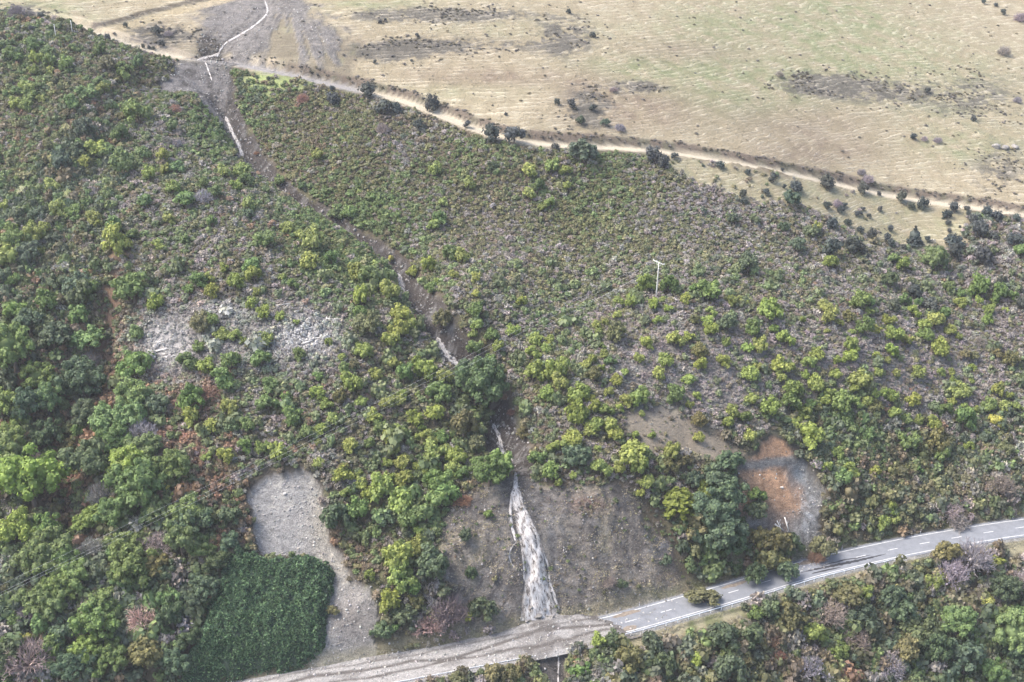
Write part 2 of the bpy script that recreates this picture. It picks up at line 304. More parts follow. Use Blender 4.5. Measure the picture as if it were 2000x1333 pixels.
# track and its cut bank
tm = sstep(hw + .4, hw - .3, d_tr); trc = np.broadcast_to(C3(.45, .395, .30), XX.shape + (3,)).copy(); trc = mixc(trc, C3(.37, .33, .26), sstep(0, .6, n2))
_tpx = project(np.stack([XX, YY, Z], -1))[0]
trc = mixc(trc, C3(.25, .235, .222), sstep(360, 400, _tpx) * sstep(740, 690, _tpx))
bk = sstep(hw - .2, hw + .3, ut) * sstep(hw + 3.2, hw + 2.0, ut + n2 * 1.2) * (d_tr < 9)
colr = mixc(colr, mixc(np.broadcast_to(C3(.115, .09, .07), XX.shape + (3,)), C3(.09, .085, .055), sstep(-.1, .4, n2)), bk * .9 * sstep(500, 620, _tpx))
colr = mixc(colr, trc, tm)
# roadside verges
rm = sstep(7.2, 6.0, d_road); vg = mixc(np.broadcast_to(C3(.32, .285, .185), XX.shape + (3,)), C3(.17, .18, .085), sstep(-.1, .4, n2))
colr = mixc(colr, vg, sstep(9.5, 7.5, np.where(u < 0, -u + n2 * 1.5, 99)) * (1 - M['chute'])); colr = mixc(colr, vg, sstep(7.5, 6, np.where(u > 0, u + n2, 99)) * .6)
colr = mixc(colr, C3(.31, .305, .295), sstep(5.0, 4.6, np.where(u > 0, u, d_road - .9)) * .9)
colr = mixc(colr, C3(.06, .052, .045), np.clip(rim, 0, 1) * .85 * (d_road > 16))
colr = np.clip(colr, .01, .9)
terrm = grass * (1 - tm) * (1 - bk)
# ------------------------------------------------------------------ helpers for objects and materials
def tag(o, label=None, cat=None, group=None, kind=None):
    if label: o['label'] = label
    if cat: o['category'] = cat
    if group: o['group'] = group
    if kind: o['kind'] = kind
    return o
def mesh_np(name, V, F, mat=None, smooth=False):
    V = np.asarray(V, np.float32); F = np.asarray(F, np.int32); me = bpy.data.meshes.new(name)
    me.vertices.add(len(V)); me.vertices.foreach_set('co', V.ravel())
    k = F.shape[1]; me.loops.add(F.size); me.loops.foreach_set('vertex_index', F.ravel())
    me.polygons.add(len(F)); me.polygons.foreach_set('loop_start', np.arange(0, F.size, k, dtype=np.int32))
    me.polygons.foreach_set('loop_total', np.full(len(F), k, np.int32))
    me.update(calc_edges=True); me.validate()
    if smooth: me.polygons.foreach_set('use_smooth', np.ones(len(me.polygons), bool))
    if mat: me.materials.append(mat)
    return me
def add(name, me, parent=None, loc=None):
    o = bpy.data.objects.new(name, me); col.objects.link(o)
    if parent is not None: o.parent = parent
    if loc is not None: o.location = loc
    return o
def empty(name, loc=(0, 0, 0), rz=0):
    o = bpy.data.objects.new(name, None); col.objects.link(o); o.location = loc; o.rotation_euler = (0, 0, rz); o.empty_display_size = .3; return o
def fcol(me, name, arr):
    a = me.attributes.new(name, 'FLOAT_COLOR', 'POINT'); q = np.ones((len(arr), 4), np.float32); q[:, :3] = arr; a.data.foreach_set('color', q.ravel())
def fflt(me, name, arr):
    a = me.attributes.new(name, 'FLOAT', 'POINT'); a.data.foreach_set('value', np.asarray(arr, np.float32).ravel())
class NT:
    def __init__(s, name):
        s.m = bpy.data.materials.new(name); s.m.use_nodes = True; s.t = s.m.node_tree; s.b = s.t.nodes['Principled BSDF']; s.b.inputs['Specular IOR Level'].default_value = .25
    def n(s, ty, **kw):
        x = s.t.nodes.new('ShaderNode' + ty)
        for k, v in kw.items():
            if hasattr(x, k): setattr(x, k, v)
        return x
    def l(s, a, b): s.t.links.new(a, b)
    def attr(s, name, ty='GEOMETRY'):
        x = s.n('Attribute'); x.attribute_name = name; x.attribute_type = ty; return x
    def noise(s, scale, detail=4, rough=.55, vec=None):
        x = s.n('TexNoise'); x.inputs['Scale'].default_value = scale; x.inputs['Detail'].default_value = detail; x.inputs['Roughness'].default_value = rough
        if vec is not None: s.l(vec, x.inputs['Vector'])
        return x
    def ramp(s, fac, stops):
        x = s.n('ValToRGB'); e = x.color_ramp.elements
        while len(e) < len(stops): e.new(.5)
        for i, (p, c) in enumerate(stops): e[i].position = p; e[i].color = (*c, 1) if len(c) == 3 else c
        s.l(fac, x.inputs[0]); return x
    def mix(s, a, b, fac, mode='MIX'):
        x = s.n('Mix'); x.data_type = 'RGBA'; x.blend_type = mode
        for sk, v in ((x.inputs[0], fac), (x.inputs[6], a), (x.inputs[7], b)):
            if isinstance(v, (int, float)): sk.default_value = v
            elif isinstance(v, tuple): sk.default_value = (*v, 1)
            else: s.l(v, sk)
        return x.outputs[2]
    def math(s, op, a, b=None, c=None):
        x = s.n('Math'); x.operation = op
        for i, v in enumerate((a, b, c)):
            if v is None: continue
            if isinstance(v, (int, float)): x.inputs[i].default_value = v
            else: s.l(v, x.inputs[i])
        return x.outputs[0]
    def bump(s, h, strength, dist):
        x = s.n('Bump'); x.inputs['Strength'].default_value = strength; x.inputs['Distance'].default_value = dist; s.l(h, x.inputs['Height']); s.l(x.outputs[0], s.b.inputs['Normal'])
def simple(name, c, rough=.8, nscale=6, var=.25, bump=.0, coord=True, metal=0):
    m = NT(name); tc = m.n('TexCoord'); nz = m.noise(nscale, 4, .6, tc.outputs['Object'])
    r = m.ramp(nz.outputs[0], [(.3, tuple(x * (1 - var) for x in c)), (.7, tuple(min(1, x * (1 + var)) for x in c))])
    m.l(r.outputs[0], m.b.inputs['Base Color']); m.b.inputs['Roughness'].default_value = rough; m.b.inputs['Metallic'].default_value = metal
    if bump: m.bump(nz.outputs[0], .6, bump)
    return m.m

# ------------------------------------------------------------------ ground
def ground_material():
    m = NT('hillside_ground'); geo = m.n('NewGeometry'); pos = geo.outputs['Position']
    c = m.attr('cover').outputs['Color']; gm = m.attr('grass').outputs['Fac']; te = m.attr('terrace').outputs['Fac']; bm = m.attr('stony').outputs['Fac']
    f = m.noise(2.2, 5, .65, pos); mp = m.n('Mapping'); mp.inputs['Scale'].default_value = (.5, 1, 1); m.l(pos, mp.inputs['Vector']); f2 = m.noise(.6, 5, .7, mp.outputs[0])
    v = m.ramp(f.outputs[0], [(.25, (.62, .62, .62)), (.5, (1, 1, 1)), (.75, (1.35, 1.35, 1.33))])
    base = m.mix(c, v.outputs[0], .85, 'MULTIPLY')
    # dry grass terraces: straw lips and greener or browner treads following the contour
    wob = m.math('MULTIPLY_ADD', f2.outputs[0], 1.1, te)
    fr = m.math('FRACT', wob)
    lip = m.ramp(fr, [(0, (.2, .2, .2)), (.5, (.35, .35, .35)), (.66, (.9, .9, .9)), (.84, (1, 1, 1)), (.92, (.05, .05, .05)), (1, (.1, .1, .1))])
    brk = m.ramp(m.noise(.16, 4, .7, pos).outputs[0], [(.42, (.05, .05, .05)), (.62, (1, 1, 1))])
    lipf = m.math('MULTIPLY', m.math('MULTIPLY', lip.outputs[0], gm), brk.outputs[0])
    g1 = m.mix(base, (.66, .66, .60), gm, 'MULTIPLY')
    strawlip = m.mix(c, (1.28, 1.28, 1.25), 1.0, 'MULTIPLY'); strawlip = m.mix(strawlip, (.60, .53, .41), .5)
    g2 = m.mix(g1, strawlip, m.math('MULTIPLY', lipf, .72))
    # broken rock texture on bare faces
    mq = m.n('Mapping'); mq.inputs['Scale'].default_value = (.55, .55, 1.5); m.l(pos, mq.inputs['Vector']); rk = m.noise(.8, 9, .78, mq.outputs[0]); rk2 = m.noise(3.2, 5, .8, pos)
    rkv = m.math('MULTIPLY_ADD', rk2.outputs[0], .5, m.math('MULTIPLY', rk.outputs[0], .5)); rr = m.ramp(rkv, [(.36, (.35, .34, .33)), (.5, (1, 1, 1)), (.66, (1.75, 1.72, 1.68))]); g2 = m.mix(g2, m.mix(g2, rr.outputs[0], 1.0, 'MULTIPLY'), bm)
    # stones in bare gravel
    vo = m.n('TexVoronoi'); vo.inputs['Scale'].default_value = 2.6; m.l(pos, vo.inputs['Vector'])
    st = m.ramp(vo.outputs['Distance'], [(.12, (1, 1, 1)), (.3, (0, 0, 0))])
    sr = m.n('SeparateColor'); m.l(vo.outputs['Color'], sr.inputs[0])
    sf = m.math('MULTIPLY', m.math('MULTIPLY', st.outputs[0], bm), m.math('GREATER_THAN', sr.outputs[0], .72))
    g3 = m.mix(g2, (.62, .60, .57), m.math('MULTIPLY', sf, .55))
    m.l(g3, m.b.inputs['Base Color']); m.b.inputs['Roughness'].default_value = .9; m.b.inputs['Specular IOR Level'].default_value = .15
    h = m.math('ADD', m.math('MULTIPLY', f.outputs[0], .7), m.math('MULTIPLY', lipf, .65)); h = m.math('ADD', h, m.math('MULTIPLY', rkv, m.math('MULTIPLY', bm, 2.6)))
    m.bump(h, .9, .55)
    return m.m
ny, nx = XX.shape
idx = np.arange(ny * nx, dtype=np.int32).reshape(ny, nx)
F = np.stack([idx[:-1, :-1], idx[:-1, 1:], idx[1:, 1:], idx[1:, :-1]], -1).reshape(-1, 4)
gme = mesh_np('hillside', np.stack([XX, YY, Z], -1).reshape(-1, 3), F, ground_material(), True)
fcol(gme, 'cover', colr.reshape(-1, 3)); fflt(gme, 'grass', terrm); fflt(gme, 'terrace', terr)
fflt(gme, 'stony', np.clip(bare + gf + gb * .45 + sstep(7, 6, d_road), 0, 1))
tag(add('hillside', gme), kind='structure', label='steep scrub-covered hillside with dry grass above')

# ------------------------------------------------------------------ road
_ra = np.r_[0, np.cumsum(np.hypot(*np.diff(ROAD[:, :2], axis=0).T))]
_tan = np.gradient(ROAD[:, :2], axis=0); _tan /= np.linalg.norm(_tan, axis=1)[:, None]; _nor = np.stack([-_tan[:, 1], _tan[:, 0]], 1)
def rp(s, d, z=0.0):
    s = np.asarray(s, float); x = np.interp(s, _ra, ROAD[:, 0]); y = np.interp(s, _ra, ROAD[:, 1]); nxx = np.interp(s, _ra, _nor[:, 0]); nyy = np.interp(s, _ra, _nor[:, 1])
    return np.stack([x + nxx * d, y + nyy * d, np.broadcast_to(z, x.shape).astype(float)], -1)
def road_s(px, py=None):
    """arc length of the road centre at photo column px"""
    q = project(ROAD)[0]; return float(np.interp(px, q, _ra))
def strip(name, s0, s1, d0, d1, z, mat, parent=None, step=2.0, nd=1):
    s = np.linspace(s0, s1, max(2, int((s1 - s0) / step) + 1)); dd = np.linspace(d0, d1, nd + 1)
    V = np.concatenate([rp(s, d, z)[:, None] for d in dd], 1).reshape(-1, 3); n = len(s); k = nd + 1
    I = np.arange(n * k).reshape(n, k); Fq = np.stack([I[:-1, :-1], I[1:, :-1], I[1:, 1:], I[:-1, 1:]], -1).reshape(-1, 4)[:, ::-1]
    me = mesh_np(name, V, Fq, mat); 
    if me.polygons[0].normal.z < 0: me.flip_normals()
    return add(name, me, parent)
am = NT('asphalt'); g = am.n('NewGeometry').outputs['Position']; a1 = am.noise(.5, 4, .6, g); a2 = am.noise(14, 3, .7, g)
ac = am.ramp(a1.outputs[0], [(.35, (.17, .178, .195)), (.65, (.215, .224, .242))]); ac2 = am.mix(ac.outputs[0], am.ramp(a2.outputs[0], [(.3, (.75, .75, .75)), (.7, (1.25, 1.25, 1.25))]).outputs[0], 1.0, 'MULTIPLY')
am.l(ac2, am.b.inputs['Base Color']); am.b.inputs['Roughness'].default_value = .62; am.b.inputs['Specular IOR Level'].default_value = .4
paint = simple('road_paint', (.66, .66, .65), .6, 1.3, .3)
road = strip('road', 0, _ra[-1], -4.5, 4.3, .03, am.m, nd=4); tag(road, 'grey two lane sealed road with white markings along the hill foot', 'road', kind='structure')
strip('edge_line', 5, _ra[-1] - 2, 3.42, 3.60, .045, paint, road); strip('edge_line', 5, _ra[-1] - 2, -3.60, -3.42, .045, paint, road)
s_ref = road_s(1557); k0 = int(-s_ref // 10) + 1
for k in range(k0, 12):
    s = s_ref + k * 10.05
    if s > _ra[-1] - 4: break
    if s > road_s(1150): strip('centre_dash', s - 1.55, s + 1.55, -.09, .09, .045, paint, road)
# wet streak along the lane
V = []; wet_s = np.linspace(road_s(1562), road_s(1725), 60)
wc = -.9 - .9 * np.sin(np.linspace(-.6, 2.4, 60)) * .6; ww = .5 * np.sin(np.linspace(.15, math.pi - .1, 60)) * (1 + .5 * np.array([math.sin(i * 1.7) * math.sin(i * .53) for i in range(60)]))
A = np.stack([rp(wet_s[i], wc[i] + ww[i], .05) for i in range(60)]); B = np.stack([rp(wet_s[i], wc[i] - ww[i], .05) for i in range(60)])
I = np.arange(60); Vw = np.vstack([A, B]); Fw = np.stack([I[:-1], I[:-1] + 60, I[1:] + 60, I[1:]], -1)
MUD = simple('drying_mud', (.21, .175, .14), .7, 1.2, .35)
wetm = simple('wet_mud_streak', (.045, .045, .05), .35, 4, .3)
wme = mesh_np('wet_streak', Vw, Fw, wetm)
if wme.polygons[0].normal.z < 0: wme.flip_normals()
add('wet_streak', wme, road)
for (xa, xb, dc, wd, mt) in ((1600, 1700, -.2, .22, wetm), (1575, 1632, -2.3, .3, wetm), (1565, 1612, 2.6, .9, MUD), (1205, 1262, 2.9, .8, MUD), (1208, 1235, -2.6, 1.0, MUD), (1418, 1470, 2.4, .7, MUD)):
    q_ = np.linspace(road_s(xa), road_s(xb), 30); tt = np.linspace(0, 1, 30); w_ = wd * np.sin(tt * math.pi) ** .6 * (.75 + .5 * vnoise(tt * 9, tt * 0, 17)) + .01; c_ = dc + .35 * fbm(tt * 4, tt * 0 + xa, 2, 19)
    A = np.stack([rp(q_[i], c_[i] + w_[i], .052) for i in range(30)]); B = np.stack([rp(q_[i], c_[i] - w_[i] * .8, .052) for i in range(30)]); I = np.arange(30)
    wme = mesh_np('mud_smear' if mt is MUD else 'crack', np.vstack([A, B]), np.stack([I[:-1], I[:-1] + 30, I[1:] + 30, I[1:]], -1), mt)
    if wme.polygons[0].normal.z < 0: wme.flip_normals()
    add('mud_smear' if mt is MUD else 'crack', wme, road)

# ------------------------------------------------------------------ debris spread over the road
def rockcol(m, pos, c0, c1, c2, sc=1.4):
    a = m.noise(sc, 6, .7, pos); vo = m.n('TexVoronoi'); vo.inputs['Scale'].default_value = 5; m.l(pos, vo.inputs['Vector'])
    r = m.ramp(a.outputs[0], [(.3, c0), (.5, c1), (.72, c2)]); return a, vo, r.outputs[0]
dm = NT('gravel_debris'); pos = dm.n('NewGeometry').outputs['Position']; a, vo, rc = rockcol(dm, pos, (.20, .192, .185), (.29, .28, .27), (.38, .365, .345))
wt = dm.attr('wet').outputs['Fac']; rc = dm.mix(rc, (.095, .085, .078), dm.math('MULTIPLY', wt, .95))
sp = dm.n('SeparateColor'); dm.l(vo.outputs['Color'], sp.inputs[0]); rc = dm.mix(rc, dm.ramp(sp.outputs[0], [(0, (.7, .7, .7)), (1, (1.35, 1.33, 1.3))]).outputs[0], .8, 'MULTIPLY')
dm.l(rc, dm.b.inputs['Base Color']); dm.l(dm.math('MULTIPLY_ADD', wt, -.45, .85), dm.b.inputs['Roughness']); dm.bump(dm.math('SUBTRACT', a.outputs[0], dm.math('MULTIPLY', vo.outputs['Distance'], .5)), .9, .25)
sA, sB, sW = road_s(330), road_s(1222), road_s(1075)
ss = np.arange(sA, sB + 3, .45); dd = np.arange(-6.4, 7.4, .4); SS, DD = np.meshgrid(ss, dd, indexing='ij')
th = .32 + .16 * fbm(SS * .15, DD * .25, 3, 201) + .08 * fbm(SS * .7, DD * .7, 3, 203)
th += 1.5 * np.exp(-((SS - sW) / 9) ** 2 - ((DD - 5.5) / 4.0) ** 2) + .5 * np.exp(-((SS - sW) / 16) ** 2 - (DD / 5) ** 2)
endc = sB - 1.5 * np.abs(fbm(DD * .3, DD * 0 + 3, 2, 207)) - .16 * (DD + 4) ** 2 * .35
th = th * sstep(0, 5, endc - SS) - .12 * (endc - SS < 0) ; th *= sstep(-6.5, -5.2, DD)
chan = np.abs(DD - (1.6 - 3.6 * sstep(sW - 42, sW + 6, SS) * 0 + 2.2 * fbm(SS * .05, SS * 0, 3, 211))); chan2 = np.abs(DD + 1.8 - 1.6 * fbm(SS * .07, SS * 0 + 9, 3, 212)); chan3 = np.abs(DD - 4 - 2.0 * fbm(SS * .06, SS * 0 + 5, 3, 213))
wet = np.clip(sstep(.75, .2, chan) + sstep(.6, .15, chan2) * .9 + sstep(.5, .1, chan3) * .7 + sstep(5, 1.5, endc - SS) * .8 + .5 * sstep(.25, .5, fbm(SS * .12, DD * .5, 3, 215)) + .75 * np.exp(-((SS - sW) / 11) ** 2) * sstep(-.3, .3, fbm(SS * .3, DD * .3, 3, 217)), 0, 1)
th -= .1 * np.clip(sstep(.7, .1, chan) + sstep(.5, .1, chan2), 0, 1)
Pd = rp(SS.ravel(), 0).reshape(SS.shape + (3,)); nn = np.stack([np.interp(SS, _ra, _nor[:, 0]), np.interp(SS, _ra, _nor[:, 1])], -1)
Pd = np.concatenate([Pd[..., :2] + nn * DD[..., None], (th - .02)[..., None]], -1)
I = np.arange(SS.size).reshape(SS.shape); Fd = np.stack([I[:-1, :-1], I[1:, :-1], I[1:, 1:], I[:-1, 1:]], -1).reshape(-1, 4)
dme = mesh_np('gravel_debris', Pd.reshape(-1, 3), Fd, dm.m, True); fflt(dme, 'wet', wet)
if dme.polygons[len(dme.polygons) // 2].normal.z < 0: dme.flip_normals()
tag(add('gravel_debris', dme), 'grey gravel and mud washed across the road below the waterfall', 'debris', kind='stuff')
def HD(x, y):
    """ground height including road debris"""
    d, sd_, a_ = polydist(ROAD[::2], np.atleast_1d(x), np.atleast_1d(y)); h = H(np.atleast_1d(x), np.atleast_1d(y)); uu = d * sd_
    i = np.clip(np.searchsorted(ss, a_) - 1, 0, len(ss) - 2); j = np.clip(np.searchsorted(dd, uu) - 1, 0, len(dd) - 2)
    t = th[i, j]; ok = (uu > dd[0]) & (uu < dd[-1]) & (a_ > ss[0]) & (a_ < ss[-1]); return np.where(ok, np.maximum(h, t - .02), h)

# ------------------------------------------------------------------ water
wm = NT('muddy_white_water'); uvw = wm.attr('flow').outputs['Vector']; mp = wm.n('Mapping'); mp.inputs['Scale'].default_value = (1, 1, 1); wm.l(uvw, mp.inputs['Vector'])
w1 = wm.noise(1.1, 4, .65, mp.outputs[0]); w2 = wm.noise(3.4, 4, .7, mp.outputs[0])
vw_ = wm.n('TexVoronoi'); vw_.feature = 'DISTANCE_TO_EDGE'; vw_.inputs['Scale'].default_value = .85; wd_ = wm.n('VectorMath'); wd_.operation = 'ADD'; wm.l(mp.outputs[0], wd_.inputs[0]); wm.l(w2.outputs['Color'], wd_.inputs[1]); wm.l(wd_.outputs[0], vw_.inputs['Vector'])
net = wm.ramp(vw_.outputs['Distance'], [(.0, (1, 1, 1)), (.16, (.25, .25, .25)), (.4, (0, 0, 0))])
f = wm.math('ADD', wm.math('MULTIPLY_ADD', w2.outputs[0], .4, wm.math('MULTIPLY', w1.outputs[0], .6)), wm.math('MULTIPLY', net.outputs[0], .09))
cr = wm.ramp(f, [(.42, (.25, .215, .19)), (.52, (.42, .385, .355)), (.64, (.66, .63, .60))]); wm.l(cr.outputs[0], wm.b.inputs['Base Color'])
al = wm.ramp(f, [(.40, (.18, .18, .18)), (.53, (.92, .92, .92))]); ed = wm.attr('thick').outputs['Fac']; wm.l(wm.math('MULTIPLY', al.outputs[0], ed), wm.b.inputs['Alpha'])
wm.b.inputs['Roughness'].default_value = .35; wm.bump(f, .7, .3)
def ribbon(rows_l, rows_r, n, m, off, name, parent=None, hz=None, fl=(1.4, .6)):
    """water sheet between two traced edges, laid on the ground"""
    Lp = smooth_line(rows_l, 4) if False else np.array(rows_l, float); Rp = np.array(rows_r, float); t = np.linspace(0, 1, n); q = np.linspace(0, 1, len(Lp))
    lx = np.interp(t, q, Lp[:, 0]); ly = np.interp(t, q, Lp[:, 1]); rx = np.interp(t, q, Rp[:, 0]); ry = np.interp(t, q, Rp[:, 1])
    w = np.linspace(0, 1, m); qx = lx[:, None] * (1 - w) + rx[:, None] * w; qy = ly[:, None] * (1 - w) + ry[:, None] * w
    P = cast(qx.ravel(), qy.ravel(), hz or H); view = CAM - P; view /= np.linalg.norm(view, axis=1)[:, None]
    e = np.minimum(np.tile(w, n), 1 - np.tile(w, n)) * 2
    o = off * (.35 + .65 * e ** .5) + .16 * fbm(qx.ravel() * .13, qy.ravel() * .09, 3, 301) * e
    nrm = np.array([-_nor[100, 0] * .55, -_nor[100, 1] * .55, .8]); P = P + nrm * o[:, None]
    I = np.arange(n * m).reshape(n, m); Fq = np.stack([I[:-1, :-1], I[1:, :-1], I[1:, 1:], I[:-1, 1:]], -1).reshape(-1, 4)
    me = mesh_np(name, P, Fq, wm.m, True)
    width = np.linalg.norm(P.reshape(n, m, 3)[:, -1] - P.reshape(n, m, 3)[:, 0], axis=1); leng = np.r_[0, np.cumsum(np.linalg.norm(np.diff(P.reshape(n, m, 3)[:, m // 2], axis=0), axis=1))]
    fl_ = np.stack([((w - .5)[None] * width[:, None] * fl[0]).ravel(), np.repeat(leng * fl[1], m), np.zeros(n * m)], -1)
    a = me.attributes.new('flow', 'FLOAT_VECTOR', 'POINT'); a.data.foreach_set('vector', fl_.astype(np.float32).ravel())
    fflt(me, 'thick', np.clip(.25 + e * 2.2, 0, 1))
    return add(name, me, parent)
def stream(name, pts, wpx, parent=None):
    p = np.array(pts, float); p = smooth_line(p, 5); tn = np.gradient(p, axis=0); tn /= np.linalg.norm(tn, axis=1)[:, None] + 1e-9; nr = np.stack([-tn[:, 1], tn[:, 0]], 1)
    wv = wpx * (.75 + .5 * np.array([abs(math.sin(i * .9 + p[0, 0])) for i in range(len(p))])) * np.clip(np.minimum(np.arange(len(p)), np.arange(len(p))[::-1]) * .6 + .35, 0, 1)
    return ribbon(p - nr * wv[:, None] * .5, p + nr * wv[:, None] * .5, len(p) * 2, 5, .12, name, parent)
WF = [(924,1004,1011),(940,1003,1011),(955,1001,1013),(963,997,1018),(980,999,1021),(1000,1003,1031),(1030,1008,1046),(1055,1013,1056),(1080,1020,1062),(1110,1026,1067),(1140,1024,1072),(1165,1021,1079),(1190,1018,1087),(1213,1016,1095)]
wf = ribbon([(a, y) for y, a, b in WF], [(b, y) for y, a, b in WF], 90, 18, .35, 'waterfall', fl=(.95, .36)); tag(wf, 'brownish white waterfall pouring down the rock face onto the road', 'waterfall', kind='structure')
for pts, w in (([(1000,962),(997,1000),(1000,1030),(1009,1060)], 6), ([(1010,1058),(998,1073),(995,1090),(1003,1107)], 3), ([(1019,1070),(1023,1105),(1024,1136)], 4), ([(1060,1075),(1071,1108),(1074,1138),(1086,1168)], 4), ([(1072,1135),(1080,1160),(1092,1190)], 5)):
    stream('side_strand', pts, w, wf)
st = stream('stream', UPS_PX[1:], 3.6); tag(st, 'thin pale stream winding down the grey erosion scar', 'stream', kind='structure')
for pts, w, lb in (([(400,119),(408,140),(414,158)], 3, 'short pale trickle just below the farm track crossing'), ([(440,228),(455,262),(467,285),(475,312)], 7, 'white stretch of stream in the upper gully'),
        ([(556,384),(585,401),(640,434),(700,479),(740,505)], 6, 'thin stream along the straight dark gully bed'), ([(776,534),(785,560),(791,588)], 11, 'short white cascade beside the bare gully bank'),
        ([(853,660),(870,690),(890,709),(905,722),(916,733)], 12, 'white cascade in the middle gully under the power lines'), ([(962,828),(973,850),(978,868),(981,880),(988,894)], 8, 'narrow stream above the waterfall lip'),
        ([(1030,1272),(1034,1300),(1030,1340)], 9, 'water spilling over the road edge into the bush'), ([(1091,1276),(1091,1305),(1090,1340)], 4, 'thin water strand falling below the road edge')):
    tag(stream('stream', pts, w), lb, 'stream', kind='structure')
st = stream('stream', [(430,104),(415,110),(400,113),(385,118)], 5); tag(st, 'pale stream water crossing the farm track', 'stream', kind='structure')
# ------------------------------------------------------------------ foliage materials and meshes
def leaf_mat(name, tint_from='OBJECT', trans=.3, var=(.7, 1.35)):
    m = NT(name)
    if tint_from == 'OBJECT': c = m.n('ObjectInfo').outputs['Color']
    else: c = m.attr('tint', 'INSTANCER').outputs['Color']
    ri = m.n('NewGeometry').outputs['Random Per Island']
    v = m.ramp(ri, [(0, (var[0],) * 3), (.6, (1, 1, 1)), (1, (var[1], var[1] * .98, var[1] * .8))])
    b = m.mix(c, v.outputs[0], 1.0, 'MULTIPLY'); m.l(b, m.b.inputs['Base Color']); m.b.inputs['Roughness'].default_value = .6; m.b.inputs['Specular IOR Level'].default_value = .3
    if trans:
        tr = m.n('BsdfTranslucent'); m.l(b, tr.inputs['Color']); mx = m.n('MixShader'); mx.inputs[0].default_value = trans
        m.l(m.b.outputs[0], mx.inputs[1]); m.l(tr.outputs[0], mx.inputs[2]); m.l(mx.outputs[0], m.t.nodes['Material Output'].inputs['Surface'])
    return m.m
LEAF = leaf_mat('leaves'); SCRUBM = leaf_mat('scrub_leaves', 'INST', .25); BARK = simple('bark', (.17, .135, .11), .9, 5, .3); GREYBARK = simple('weathered_wood', (.48, .45, .41), .85, 4, .25)
TWIG = leaf_mat('twigs', 'OBJECT', 0)
_ico = bmesh.new(); bmesh.ops.create_icosphere(_ico, subdivisions=1, radius=1); ICO_V = np.array([v.co[:] for v in _ico.verts]); ICO_F = np.array([[v.index for v in f.verts] for f in _ico.faces]); _ico.free()
def unit(n, r): v = r.normal(size=(n, 3)); return v / np.linalg.norm(v, axis=1)[:, None]
def quads(C, N, size, r, aspect=1.0):
    n = len(C); t = np.cross(N, unit(n, r)); t /= np.linalg.norm(t, axis=1)[:, None] + 1e-9; b = np.cross(N, t); s = size[:, None]
    bend = N * s * .25
    V = np.stack([C - t * s - b * s * aspect * .6 , C + t * s * .6 - b * s * aspect + bend * 0, C + t * s + b * s * aspect * .7 - bend, C - t * s * .5 + b * s * aspect], 1).reshape(-1, 3)
    I = np.arange(n * 4).reshape(n, 4); return V, np.concatenate([I[:, [0, 1, 2]], I[:, [0, 2, 3]]])
def lobes_crown(name, seed, nl, lr, npl, leaf, shape=(1, 1, .8), zc=.8, core=.74, up=.35, top=-.35, mat=None, spiky=0.0, flatn=.9):
    """crown of unit radius: overlapping leafy lobes through a rounded volume; lobes, inner twig mass and leaves are real faces"""
    r = np.random.default_rng(seed); sh = np.array(shape)
    d = unit(nl * 6, r); d = d[d[:, 2] > top]; pts = [np.array([0, 0, .15])]
    for q in d:
        p = q * r.uniform(.4, 1.06 - lr * .6)
        if len(pts) >= nl: break
        if min(np.linalg.norm(p - o) for o in pts) > lr * .72: pts.append(p)
    pts = np.array(pts); rad = lr * r.uniform(.55, 1.25, len(pts)); rad[0] = .5; Vs = []; Fs = []; k = 0
    for p, q in zip(pts, rad):
        V = ICO_V * q * core * (1 + .25 * (r.random((len(ICO_V), 1)) - .5)) + p; Vs.append(V * sh + [0, 0, zc]); Fs.append(ICO_F + k); k += len(V)
    for i, (p, q) in enumerate(zip(pts, rad)):
        dr = unit(npl, r); dr[:, 2] += up; dr /= np.linalg.norm(dr, axis=1)[:, None]
        c = p + dr * q * r.uniform(.8, 1.12 + spiky, (npl, 1)); keep = np.ones(npl, bool)
        for j in range(len(pts)):
            if j != i: keep &= np.linalg.norm(c - pts[j], axis=1) > rad[j] * .8
        c = c[keep]; dr = dr[keep]
        if not len(c): continue
        N = dr * flatn + unit(len(c), r) * .6 + [0, 0, .25]; N /= np.linalg.norm(N, axis=1)[:, None]
        V, Fq = quads(c * sh + [0, 0, zc], N, leaf * r.uniform(.6, 1.35, len(c)), r); Vs.append(V); Fs.append(Fq + k); k += len(V)
    return mesh_np(name, np.vstack(Vs), np.vstack(Fs), mat or LEAF)
